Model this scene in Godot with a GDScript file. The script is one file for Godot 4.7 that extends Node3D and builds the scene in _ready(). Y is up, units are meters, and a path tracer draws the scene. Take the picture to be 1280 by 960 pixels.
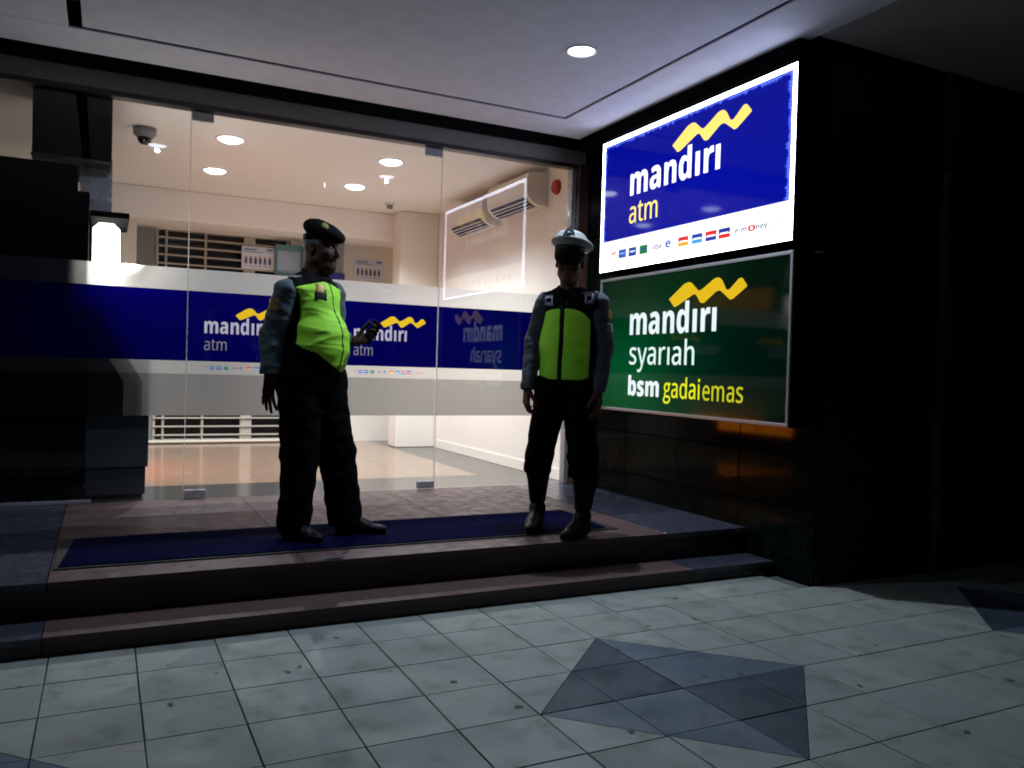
extends Node3D

# ---------------------------------------------------------------- measures of the place (metres)
const PLAT := 0.24          # entrance platform above the plaza
const GLASS := -6.08        # plane of the shop window
const WALL_X := 3.68        # marble side wall
const CEIL := 3.1           # canopy soffit
const LOBBY_CEIL := 3.05
const CORNER_Z := -3.42     # where the marble wall turns into the dark facade

var used_names := {}
var mats := {}
var rng := RandomNumberGenerator.new()


# ================================================================ helpers: nodes
func numbered(called: String) -> String:
	var n: int = used_names.get(called, 0)
	used_names[called] = n + 1
	return called if n == 0 else "%s_%03d" % [called, n]

func thing(called: String, label: String, category: String, at := Vector3.ZERO, turn := 0.0, group := "") -> Node3D:
	var o := Node3D.new()
	o.name = numbered(called)
	add_child(o, true)
	o.position = at
	o.rotation.y = turn
	o.set_meta("label", label)
	if category != "":
		o.set_meta("category", category)
	if group != "":
		o.set_meta("group", group)
	return o

func structure(called: String, label := "", at := Vector3.ZERO) -> Node3D:
	var o := Node3D.new()
	o.name = numbered(called)
	add_child(o, true)
	o.position = at
	o.set_meta("kind", "structure")
	if label != "":
		o.set_meta("label", label)
	return o

func part(parent: Node3D, called: String, mesh: Mesh, m: Material, at := Vector3.ZERO, rot := Vector3.ZERO) -> MeshInstance3D:
	var o := MeshInstance3D.new()
	var k := "%d/%s" % [parent.get_instance_id(), called]
	var n: int = used_names.get(k, 0)
	used_names[k] = n + 1
	o.name = called if n == 0 else "%s_%03d" % [called, n]
	o.mesh = mesh
	o.material_override = m
	o.position = at
	o.rotation = rot
	parent.add_child(o, true)
	return o


# ================================================================ helpers: meshes
func tri_mesh(v: PackedVector3Array, uv := PackedVector2Array(), smooth := false) -> ArrayMesh:
	var st := SurfaceTool.new()
	st.begin(Mesh.PRIMITIVE_TRIANGLES)
	st.set_smooth_group(0 if smooth else -1)
	for i in v.size():
		if uv.size():
			st.set_uv(uv[i])
		st.add_vertex(v[i])
	if smooth:
		st.index()
	st.generate_normals()
	return st.commit()

func quad_to(v: PackedVector3Array, a: Vector3, b: Vector3, c: Vector3, d: Vector3, out: Vector3) -> void:
	# front faces run clockwise seen from the side that `out` points to
	if (b - a).cross(c - a).dot(out) > 0.0:
		v.append_array([a, c, b, a, d, c])
	else:
		v.append_array([a, b, c, a, c, d])

func tri_to(v: PackedVector3Array, a: Vector3, b: Vector3, c: Vector3, out: Vector3) -> void:
	if (b - a).cross(c - a).dot(out) > 0.0:
		v.append_array([a, c, b])
	else:
		v.append_array([a, b, c])

func box_to(v: PackedVector3Array, lo: Vector3, hi: Vector3, bev: float) -> void:
	var c := (lo + hi) * 0.5
	var e := (hi - lo) * 0.5
	bev = minf(bev, minf(e.x, minf(e.y, e.z)) * 0.6)
	var p := func(ax: int, s: Vector3) -> Vector3:
		var q := Vector3(e.x - bev, e.y - bev, e.z - bev)
		q[ax] = e[ax]
		return c + q * s
	var S := [-1.0, 1.0]
	for ax in 3:
		var b: int = (ax + 1) % 3
		var d: int = (ax + 2) % 3
		for s in S:
			var n := Vector3.ZERO
			n[ax] = s
			var k := []
			for t in [[-1.0, -1.0], [1.0, -1.0], [1.0, 1.0], [-1.0, 1.0]]:
				var sg := Vector3.ZERO
				sg[ax] = s
				sg[b] = t[0]
				sg[d] = t[1]
				k.append(p.call(ax, sg))
			quad_to(v, k[0], k[1], k[2], k[3], n)
		if bev <= 0.0:
			continue
		for s in S:          # the chamfers along axis ax
			for t in S:
				var lo_s := Vector3.ZERO
				lo_s[b] = s
				lo_s[d] = t
				var hi_s := lo_s
				lo_s[ax] = -1.0
				hi_s[ax] = 1.0
				var n2 := Vector3.ZERO
				n2[b] = s
				n2[d] = t
				quad_to(v, p.call(b, lo_s), p.call(d, lo_s), p.call(d, hi_s), p.call(b, hi_s), n2)
	if bev > 0.0:
		for x in S:
			for y in S:
				for z in S:
					var s3 := Vector3(x, y, z)
					tri_to(v, p.call(0, s3), p.call(1, s3), p.call(2, s3), s3)

func box(lo: Vector3, hi: Vector3, bev := 0.004) -> ArrayMesh:
	var v := PackedVector3Array()
	box_to(v, lo, hi, bev)
	return tri_mesh(v)

func boxes(list: Array, bev := 0.002) -> ArrayMesh:
	var v := PackedVector3Array()
	for b in list:
		box_to(v, b[0], b[1], bev)
	return tri_mesh(v)

func sheet(a: Vector3, b: Vector3, c: Vector3, d: Vector3, out: Vector3, u0 := 0.0, u1 := 1.0, v0 := 1.0, v1 := 0.0) -> ArrayMesh:
	# a bottom left, b bottom right, c top right, d top left
	var v := PackedVector3Array()
	quad_to(v, a, b, c, d, out)
	var uv := PackedVector2Array()
	for p in v:
		var k := Vector2(u0, v0)
		if p == b or p == c:
			k.x = u1
		if p == c or p == d:
			k.y = v1
		uv.append(k)
	return tri_mesh(v, uv)

func extrude(poly: PackedVector2Array, z0: float, z1: float, smooth_sides := false) -> ArrayMesh:
	# an outline in x, y drawn out along z
	var v := PackedVector3Array()
	var idx := Geometry2D.triangulate_polygon(poly)
	for i in range(0, idx.size(), 3):
		for z in [z0, z1]:
			var q := []
			for j in 3:
				q.append(Vector3(poly[idx[i + j]].x, poly[idx[i + j]].y, z))
			tri_to(v, q[0], q[1], q[2], Vector3(0, 0, 1.0 if z == maxf(z0, z1) else -1.0))
	var area := 0.0
	for i in poly.size():
		area += poly[i].cross(poly[(i + 1) % poly.size()])
	for i in poly.size():
		var a := poly[i]
		var b := poly[(i + 1) % poly.size()]
		var n := Vector2(b.y - a.y, a.x - b.x) * signf(area)
		quad_to(v, Vector3(a.x, a.y, z0), Vector3(b.x, b.y, z0), Vector3(b.x, b.y, z1), Vector3(a.x, a.y, z1), Vector3(n.x, n.y, 0))
	return tri_mesh(v)

func lathe(prof: Array, n := 24) -> ArrayMesh:
	var st := SurfaceTool.new()
	st.begin(Mesh.PRIMITIVE_TRIANGLES)
	var v := PackedVector3Array()
	for i in n:
		var a := TAU * i / n
		var b := TAU * (i + 1) / n
		for k in prof.size() - 1:
			var p: Vector2 = prof[k]
			var q: Vector2 = prof[k + 1]
			var p0 := Vector3(p.x * cos(a), p.y, p.x * sin(a))
			var p1 := Vector3(p.x * cos(b), p.y, p.x * sin(b))
			var q0 := Vector3(q.x * cos(a), q.y, q.x * sin(a))
			var q1 := Vector3(q.x * cos(b), q.y, q.x * sin(b))
			var nn := Vector2(q.y - p.y, p.x - q.x)
			var out := Vector3(nn.x * cos((a + b) / 2), nn.y, nn.x * sin((a + b) / 2))
			if p.x < 1e-5:
				tri_to(v, p0, q0, q1, out)
			elif q.x < 1e-5:
				tri_to(v, p0, p1, q0, out)
			else:
				quad_to(v, p0, p1, q1, q0, out)
	for q in v:
		st.add_vertex(q)
	st.generate_normals()
	return st.commit()

func tube(pts: Array, r: float, n := 10) -> ArrayMesh:
	var v := PackedVector3Array()
	var rings := []
	for i in pts.size():
		var t: Vector3 = (pts[mini(i + 1, pts.size() - 1)] - pts[maxi(i - 1, 0)]).normalized()
		var u := t.cross(Vector3.UP if absf(t.y) < 0.9 else Vector3.RIGHT).normalized()
		var w := t.cross(u)
		var ring := []
		for k in n:
			ring.append(pts[i] + (u * cos(TAU * k / n) + w * sin(TAU * k / n)) * r)
		rings.append(ring)
	for i in pts.size() - 1:
		for k in n:
			var a: Vector3 = rings[i][k]
			var b: Vector3 = rings[i][(k + 1) % n]
			var c: Vector3 = rings[i + 1][(k + 1) % n]
			var d: Vector3 = rings[i + 1][k]
			quad_to(v, a, b, c, d, (a + c) * 0.5 - (pts[i] + pts[i + 1]) * 0.5)
	for e in [0, pts.size() - 1]:
		for k in n:
			tri_to(v, pts[e], rings[e][k], rings[e][(k + 1) % n], pts[e] - pts[1 if e == 0 else pts.size() - 2])
	return tri_mesh(v)


# ================================================================ helpers: materials
func noise_tex(seed_: int, freq: float, cols: Array, offs: Array, size := 512, oct := 5, kind := FastNoiseLite.TYPE_SIMPLEX_SMOOTH, normal := false) -> NoiseTexture2D:
	var n := FastNoiseLite.new()
	n.seed = seed_
	n.frequency = freq
	n.noise_type = kind
	n.fractal_octaves = oct
	var t := NoiseTexture2D.new()
	t.width = size
	t.height = size
	t.seamless = true
	t.noise = n
	if normal:
		t.as_normal_map = true
		t.bump_strength = 6.0
	elif cols.size():
		var g := Gradient.new()
		g.colors = PackedColorArray(cols)
		g.offsets = PackedFloat32Array(offs)
		t.color_ramp = g
	return t

func mat(called: String, c: Color, rough := 0.6, metal := 0.0, tex: Texture2D = null, scale := 1.0, opts := {}) -> StandardMaterial3D:
	if mats.has(called):
		return mats[called]
	var m := StandardMaterial3D.new()
	m.resource_name = called
	m.albedo_color = c
	m.roughness = rough
	m.metallic = metal
	if tex:
		m.albedo_texture = tex
	if tex or opts.has("bump") or opts.has("rough_tex"):
		m.uv1_triplanar = true
		m.uv1_world_triplanar = opts.get("world", true)
		m.uv1_scale = Vector3.ONE * scale
	if opts.has("bump"):
		m.heightmap_enabled = true
		m.heightmap_texture = opts.bump
		m.heightmap_scale = opts.get("bump_scale", 0.1)
	if opts.has("rough_tex"):
		m.roughness_texture = opts.rough_tex
	if opts.has("sheen"):
		m.rim_enabled = true
		m.rim = opts.sheen
		m.rim_tint = 0.5
	if opts.has("emit"):
		m.emission_enabled = true
		m.emission = opts.emit
		m.emission_energy_multiplier = opts.get("power", 1.0)
	mats[called] = m
	return m

func rgb(r: int, g: int, b: int) -> Color:
	return Color(r / 255.0, g / 255.0, b / 255.0)


# ================================================================ helpers: flat print drawn into an image
class Canvas extends RefCounted:
	var im: Image
	var size: Vector2      # metres
	var px: Vector2        # pixels per metre
	func _init(metres: Vector2, w: int, h: int, back: Color) -> void:
		im = Image.create(w, h, false, Image.FORMAT_RGB8)
		im.fill(back)
		size = metres
		px = Vector2(w / metres.x, h / metres.y)
	func at(p: Vector2) -> Vector2:
		return Vector2(p.x * px.x, (size.y - p.y) * px.y)
	func rect(x: float, y: float, w: float, h: float, c: Color) -> void:
		var a := at(Vector2(x, y + h))
		im.fill_rect(Rect2i(roundi(a.x), roundi(a.y), maxi(1, roundi(w * px.x)), maxi(1, roundi(h * px.y))), c)
	func tri(a: Vector2, b: Vector2, c: Vector2, col: Color) -> void:
		var y0 := maxi(0, int(floor(minf(a.y, minf(b.y, c.y)))))
		var y1 := mini(im.get_height() - 1, int(ceil(maxf(a.y, maxf(b.y, c.y)))))
		for y in range(y0, y1 + 1):
			var yc := y + 0.5
			var lo := 1e9
			var hi := -1e9
			for e in [[a, b], [b, c], [c, a]]:
				var p: Vector2 = e[0]
				var q: Vector2 = e[1]
				if (p.y <= yc) != (q.y <= yc):
					var x := p.x + (q.x - p.x) * (yc - p.y) / (q.y - p.y)
					lo = minf(lo, x)
					hi = maxf(hi, x)
			if hi > lo:
				for x in range(maxi(roundi(lo), 0), mini(roundi(hi), im.get_width())):
					im.set_pixel(x, y, col)
	func poly(pts: Array, col: Color) -> void:
		var q := PackedVector2Array()
		for p in pts:
			q.append(at(p))
		var idx := Geometry2D.triangulate_polygon(q)
		for i in range(0, idx.size(), 3):
			tri(q[idx[i]], q[idx[i + 1]], q[idx[i + 2]], col)
	func text(s: String, x: float, base: float, width: float, height: float, ref: String, bold: bool, col: Color, fat := 0.0) -> void:
		# `height` is how tall the string `ref` comes out; the whole is squeezed to `width`
		var f := SystemFont.new()
		f.font_names = PackedStringArray(["Droid Sans"])
		f.font_weight = 700 if bold else 400
		var t := TextMesh.new()
		t.font = f
		t.font_size = 64
		t.pixel_size = 0.01
		t.depth = 0.0
		t.curve_step = 0.5
		t.horizontal_alignment = HORIZONTAL_ALIGNMENT_LEFT
		t.vertical_alignment = VERTICAL_ALIGNMENT_BOTTOM
		t.text = ref
		var rv: PackedVector3Array = t.surface_get_arrays(0)[Mesh.ARRAY_VERTEX]
		var rlo := 1e9
		var rhi := -1e9
		for p in rv:
			rlo = minf(rlo, p.y)
			rhi = maxf(rhi, p.y)
		t.text = s
		var arr := t.surface_get_arrays(0)
		var v: PackedVector3Array = arr[Mesh.ARRAY_VERTEX]
		var id: PackedInt32Array = arr[Mesh.ARRAY_INDEX] if arr[Mesh.ARRAY_INDEX] != null else PackedInt32Array(range(v.size()))
		var xlo := 1e9
		var xhi := -1e9
		for p in v:
			xlo = minf(xlo, p.x)
			xhi = maxf(xhi, p.x)
		var sx := width / (xhi - xlo)
		var sy := height / (rhi - rlo)
		var shifts := [Vector2.ZERO]
		if fat > 0.0:
			shifts = [Vector2(-fat, 0), Vector2(fat, 0), Vector2(0, fat), Vector2(0, -fat), Vector2.ZERO]
		for sh in shifts:
			for i in range(0, id.size(), 3):
				var q := []
				for j in 3:
					var p := v[id[i + j]]
					q.append(at(Vector2(x + (p.x - xlo) * sx, base + (p.y - rlo) * sy)) + sh)
				tri(q[0], q[1], q[2], col)
	func tex() -> ImageTexture:
		return ImageTexture.create_from_image(im)

const WAVE := [Vector2(0.0, 0.058), Vector2(0.058, 0.0), Vector2(0.072, -0.001), Vector2(0.101, 0.007), Vector2(0.255, 0.071), Vector2(0.272, 0.073), Vector2(0.289, 0.066), Vector2(0.328, 0.017), Vector2(0.346, 0.008), Vector2(0.368, 0.008), Vector2(0.48, 0.074), Vector2(0.505, 0.08), Vector2(0.527, 0.076), Vector2(0.565, 0.049), Vector2(0.612, 0.014), Vector2(0.639, 0.016), Vector2(0.76, 0.086), Vector2(0.762, 0.095), Vector2(0.721, 0.143), Vector2(0.705, 0.147), Vector2(0.686, 0.143), Vector2(0.609, 0.083), Vector2(0.59, 0.08), Vector2(0.576, 0.085), Vector2(0.542, 0.141), Vector2(0.524, 0.158), Vector2(0.504, 0.167), Vector2(0.48, 0.167), Vector2(0.457, 0.161), Vector2(0.363, 0.111), Vector2(0.332, 0.098), Vector2(0.318, 0.095), Vector2(0.304, 0.1), Vector2(0.24, 0.154), Vector2(0.22, 0.161), Vector2(0.199, 0.161), Vector2(0.158, 0.152)]

func wave(c: Canvas, x: float, y: float, w: float, h: float, col: Color) -> void:
	var pts := []
	for p in WAVE:
		pts.append(Vector2(x + p.x / 0.762 * w, y + p.y / 0.167 * h))
	c.poly(pts, col)

func card_marks(c: Canvas, x: float, y: float, w: float, h: float) -> void:
	# the row of small payment marks along the foot of a sign; x is the left end, w the length of the row
	var k := w / 1.65
	var e := h
	var red := rgb(214, 40, 40)
	var blue := rgb(40, 80, 170)
	c.poly([Vector2(x - 0.02 * k, y - 0.2 * e), Vector2(x + 0.0 * k, y + 0.35 * e), Vector2(x + 0.05 * k, y + 0.35 * e), Vector2(x + 0.05 * k, y + 0.2 * e), Vector2(x + 0.012 * k, y + 0.15 * e)], red)
	for q in [[0.13, blue, rgb(120, 160, 220)], [0.255, rgb(30, 60, 150), rgb(200, 210, 240)], [0.385, rgb(30, 110, 60), rgb(40, 80, 150)]]:
		c.rect(x + (q[0] - 0.045) * k, y - 0.5 * e, 0.09 * k, e, q[1])
		c.rect(x + (q[0] - 0.03) * k, y - 0.08 * e, 0.06 * k, e * 0.22, q[2])
	c.text("VISA", x + 0.49 * k, y - 0.25 * e, 0.1 * k, 0.5 * e, "V", true, rgb(35, 50, 130))
	c.text("e", x + 0.63 * k, y - 0.35 * e, 0.055 * k, 0.8 * e, "e", true, rgb(30, 60, 160))
	for q in [[0.815, red, rgb(240, 160, 40)], [0.95, rgb(30, 70, 160), rgb(60, 150, 210)], [1.08, red, rgb(40, 60, 150)], [1.2, rgb(30, 50, 140), red]]:
		c.rect(x + (q[0] - 0.05) * k, y, 0.1 * k, e * 0.5, q[1])
		c.rect(x + (q[0] - 0.05) * k, y - 0.5 * e, 0.1 * k, e * 0.4, q[2])
		c.rect(x + (q[0] - 0.035) * k, y - 0.08 * e, 0.07 * k, e * 0.17, Color.WHITE)
	c.text("e-m", x + 1.29 * k, y - 0.25 * e, 0.1 * k, 0.4 * e, "m", true, rgb(110, 110, 125))
	c.text("o", x + 1.4 * k, y - 0.35 * e, 0.06 * k, 0.6 * e, "o", true, red)
	c.text("ney", x + 1.465 * k, y - 0.25 * e, 0.09 * k, 0.4 * e, "n", true, rgb(110, 110, 125))
	c.text("prima", x + 1.6 * k, y - 0.2 * e, 0.12 * k, 0.34 * e, "r", false, rgb(150, 150, 165))


# ================================================================ helpers: rounded bodies by surface nets
class Field extends RefCounted:
	var lo: Vector3
	var h: float
	var nx: int
	var ny: int
	var nz: int
	var d: PackedFloat32Array
	func _init(a: Vector3, b: Vector3, cell: float) -> void:
		lo = a
		h = cell
		nx = int(ceil((b.x - a.x) / h)) + 1
		ny = int(ceil((b.y - a.y) / h)) + 1
		nz = int(ceil((b.z - a.z) / h)) + 1
		d.resize(nx * ny * nz)
		d.fill(9.0)
	func span(a: Vector3, b: Vector3) -> Array:
		return [maxi(0, int((a.x - lo.x) / h)), mini(nx - 1, int((b.x - lo.x) / h) + 1), maxi(0, int((a.y - lo.y) / h)), mini(ny - 1, int((b.y - lo.y) / h) + 1), maxi(0, int((a.z - lo.z) / h)), mini(nz - 1, int((b.z - lo.z) / h) + 1)]
	func cone(a: Vector3, b: Vector3, ra: float, rb: float, k := 0.02, n := Vector3.ZERO, s := 1.0, carve := false) -> void:
		# a tapered capsule, flattened by s along n, joined smoothly (or cut out)
		var m := maxf(ra, rb) * maxf(1.0, s) + k + 2.5 * h
		var mm := Vector3(m, m, m)
		var w := span(a.min(b) - mm, a.max(b) + mm)
		var q := 1.0 / s - 1.0
		var flat := s != 1.0
		var bb := b - a
		if flat:
			bb += n * (bb.dot(n) * q)
		var inv := 1.0 / maxf(bb.length_squared(), 1e-9)
		var g := d
		d = PackedFloat32Array()
		for z in range(w[4], w[5] + 1):
			for y in range(w[2], w[3] + 1):
				var i: int = (z * ny + y) * nx + w[0]
				var p := Vector3(lo.x + w[0] * h, lo.y + y * h, lo.z + z * h) - a
				for x in range(w[0], w[1] + 1):
					var e := p
					if flat:
						e += n * (p.dot(n) * q)
					var t := clampf(e.dot(bb) * inv, 0.0, 1.0)
					var v := (e - bb * t).length() - (ra + (rb - ra) * t)
					var o := g[i]
					if carve:
						v = -v
						var c := clampf(0.5 - 0.5 * (o - v) / k, 0.0, 1.0)
						if o < 5.0:
							g[i] = o + (v - o) * c + k * c * (1.0 - c)
					elif o - v > k:
						g[i] = v
					elif o - v > -k:
						var c2 := 0.5 + 0.5 * (o - v) / k
						g[i] = o + (v - o) * c2 - k * c2 * (1.0 - c2)
					i += 1
					p.x += h
		d = g
	func ell(c: Vector3, r: Vector3, B: Basis, k := 0.02, carve := false) -> void:
		var m := maxf(r.x, maxf(r.y, r.z)) + k + 2.5 * h
		var mm := Vector3(m, m, m)
		var w := span(c - mm, c + mm)
		var T := B.transposed()
		var ir := Vector3(1.0 / r.x, 1.0 / r.y, 1.0 / r.z)
		var g := d
		d = PackedFloat32Array()
		for z in range(w[4], w[5] + 1):
			for y in range(w[2], w[3] + 1):
				var i: int = (z * ny + y) * nx + w[0]
				for x in range(w[0], w[1] + 1):
					var p := T * (Vector3(lo.x + x * h, lo.y + y * h, lo.z + z * h) - c)
					var u := p * ir
					var k0 := u.length()
					var k1 := maxf((u * ir).length(), 1e-6)
					var v := k0 * (k0 - 1.0) / k1
					if k0 < 0.02:
						v = -minf(r.x, minf(r.y, r.z))
					var o := g[i]
					if carve:
						v = -v
						var cc := clampf(0.5 - 0.5 * (o - v) / k, 0.0, 1.0)
						if o < 5.0:
							g[i] = o + (v - o) * cc + k * cc * (1.0 - cc)
					elif o - v > k:
						g[i] = v
					elif o - v > -k:
						var c2 := 0.5 + 0.5 * (o - v) / k
						g[i] = o + (v - o) * c2 - k * c2 * (1.0 - c2)
					i += 1
		d = g
	func each(fn: Callable, reach := 3.0) -> void:
		# fn(point, distance) -> new distance, wherever the surface is near or inside
		var g := d
		d = PackedFloat32Array()
		for z in nz:
			for y in ny:
				var i := (z * ny + y) * nx
				for x in nx:
					if g[i] < reach * h:
						g[i] = fn.call(Vector3(lo.x + x * h, lo.y + y * h, lo.z + z * h), g[i])
					i += 1
		d = g
	func add_to(V: PackedVector3Array, N: PackedVector3Array, I: PackedInt32Array) -> void:
		var at := PackedInt32Array()
		at.resize(nx * ny * nz)
		at.fill(-1)
		var sx := 1
		var sy := nx
		var sz := nx * ny
		var off := [0, 1, sy, 1 + sy, sz, 1 + sz, sy + sz, 1 + sy + sz]
		var far := 2.2 * h
		for z in nz - 1:
			for y in ny - 1:
				var i := (z * ny + y) * nx
				for x in nx - 1:
					if absf(d[i]) < far:
						var c0 := d[i]
						var c1 := d[i + 1]
						var c2 := d[i + sy]
						var c3 := d[i + 1 + sy]
						var c4 := d[i + sz]
						var c5 := d[i + 1 + sz]
						var c6 := d[i + sy + sz]
						var c7 := d[i + 1 + sy + sz]
						var n := int(c0 < 0) + int(c1 < 0) + int(c2 < 0) + int(c3 < 0) + int(c4 < 0) + int(c5 < 0) + int(c6 < 0) + int(c7 < 0)
						if n > 0 and n < 8:
							var s := Vector3.ZERO
							var k := 0
							if (c0 < 0) != (c1 < 0): s += Vector3(c0 / (c0 - c1), 0, 0); k += 1
							if (c2 < 0) != (c3 < 0): s += Vector3(c2 / (c2 - c3), 1, 0); k += 1
							if (c4 < 0) != (c5 < 0): s += Vector3(c4 / (c4 - c5), 0, 1); k += 1
							if (c6 < 0) != (c7 < 0): s += Vector3(c6 / (c6 - c7), 1, 1); k += 1
							if (c0 < 0) != (c2 < 0): s += Vector3(0, c0 / (c0 - c2), 0); k += 1
							if (c1 < 0) != (c3 < 0): s += Vector3(1, c1 / (c1 - c3), 0); k += 1
							if (c4 < 0) != (c6 < 0): s += Vector3(0, c4 / (c4 - c6), 1); k += 1
							if (c5 < 0) != (c7 < 0): s += Vector3(1, c5 / (c5 - c7), 1); k += 1
							if (c0 < 0) != (c4 < 0): s += Vector3(0, 0, c0 / (c0 - c4)); k += 1
							if (c1 < 0) != (c5 < 0): s += Vector3(1, 0, c1 / (c1 - c5)); k += 1
							if (c2 < 0) != (c6 < 0): s += Vector3(0, 1, c2 / (c2 - c6)); k += 1
							if (c3 < 0) != (c7 < 0): s += Vector3(1, 1, c3 / (c3 - c7)); k += 1
							at[i] = V.size()
							V.append(lo + (Vector3(x, y, z) + s / k) * h)
							N.append(Vector3(c1 + c3 + c5 + c7 - c0 - c2 - c4 - c6, c2 + c3 + c6 + c7 - c0 - c1 - c4 - c5, c4 + c5 + c6 + c7 - c0 - c1 - c2 - c3).normalized())
					i += 1
		for z in range(1, nz - 1):
			for y in range(1, ny - 1):
				var i := (z * ny + y) * nx + 1
				for x in range(1, nx - 1):
					if at[i] >= 0 or absf(d[i]) < far:
						var a := d[i] < 0
						for ax in 3:
							var st: int = [sx, sy, sz][ax]
							if (d[i + st] < 0) != a:
								var u: int = [sy, sz, sx][ax]
								var w: int = [sz, sx, sy][ax]
								var q0 := at[i]
								var q1 := at[i - u]
								var q2 := at[i - u - w]
								var q3 := at[i - w]
								if q0 >= 0 and q1 >= 0 and q2 >= 0 and q3 >= 0:
									if a:
										I.append_array([q0, q3, q2, q0, q2, q1])
									else:
										I.append_array([q0, q1, q2, q0, q2, q3])
					i += 1
	func mesh() -> ArrayMesh:
		var V := PackedVector3Array()
		var N := PackedVector3Array()
		var I := PackedInt32Array()
		add_to(V, N, I)
		return Field.make(V, N, I)
	static func make(V: PackedVector3Array, N: PackedVector3Array, I: PackedInt32Array) -> ArrayMesh:
		var arr := []
		arr.resize(Mesh.ARRAY_MAX)
		arr[Mesh.ARRAY_VERTEX] = V
		arr[Mesh.ARRAY_NORMAL] = N
		arr[Mesh.ARRAY_INDEX] = I
		var m := ArrayMesh.new()
		if V.size() and I.size():
			m.add_surface_from_arrays(Mesh.PRIMITIVE_TRIANGLES, arr)
		return m
	static func joined(fields: Array) -> ArrayMesh:
		var V := PackedVector3Array()
		var N := PackedVector3Array()
		var I := PackedInt32Array()
		for f in fields:
			f.add_to(V, N, I)
		return Field.make(V, N, I)


func limbs(f: Field, list: Array, grow := 0.0, k := 0.03) -> void:
	# each: a, b, ra, rb [, flatten direction, flatten]
	for c in list:
		if c.size() > 4:
			f.cone(c[0], c[1], c[2] + grow, c[3] + grow, k, c[4], c[5])
		else:
			f.cone(c[0], c[1], c[2] + grow, c[3] + grow, k)

func folds(f: Field, seed_: int, amp: float, freq: float, squash := Vector3(1, 1, 1)) -> void:
	var n := FastNoiseLite.new()
	n.seed = seed_
	n.frequency = freq
	n.fractal_octaves = 2
	n.fractal_type = FastNoiseLite.FRACTAL_RIDGED
	f.each(func(p: Vector3, v: float) -> float:
		var q := p * squash
		return v - amp * n.get_noise_3d(q.x, q.y, q.z))

func hand(f: Field, w: Vector3, D: Vector3, N: Vector3, S: Vector3, curl: Array, spread := 0.12, thumb := 0.6) -> void:
	# D wrist to knuckles, N out of the palm, S towards the thumb; curl in radians for index to little finger
	var lens := [[0.042, 0.026, 0.021], [0.046, 0.030, 0.022], [0.042, 0.027, 0.021], [0.033, 0.021, 0.018]]
	var side := [0.029, 0.010, -0.010, -0.028]
	var reach := [0.088, 0.092, 0.087, 0.078]
	for i in 4:
		var kn: Vector3 = w + D * reach[i] + S * side[i]
		f.cone(w + S * side[i] * 0.55, kn, 0.017, 0.0125, 0.012, N, 0.85)
		var ax: Vector3 = (D + S * spread * (side[i] / 0.029)).normalized()
		var p := kn
		var ang: float = curl[i] * 0.25
		for j in 3:
			var dir := (ax * cos(ang) + N * sin(ang)).normalized()
			var e: Vector3 = p + dir * lens[i][j]
			var r: float = 0.0098 - 0.0008 * j - (0.0012 if i == 3 else 0.0)
			f.cone(p, e, r, r - 0.0008, 0.004)
			p = e
			ang += curl[i] * 0.5
	var b := w + D * 0.022 + S * 0.026 + N * 0.006
	var d1 := (D * 0.72 + S * thumb + N * 0.35).normalized()
	var d2 := (D * 0.92 + S * thumb * 0.35 + N * 0.45).normalized()
	f.cone(w + S * 0.012 + D * 0.01, b, 0.017, 0.016, 0.012)
	f.cone(b, b + d1 * 0.04, 0.0155, 0.0118, 0.008)
	f.cone(b + d1 * 0.04, b + d1 * 0.04 + d2 * 0.031, 0.0112, 0.0102, 0.004)
	f.cone(b + d1 * 0.04 + d2 * 0.031, b + d1 * 0.04 + d2 * 0.056, 0.0102, 0.0085, 0.004)

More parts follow.
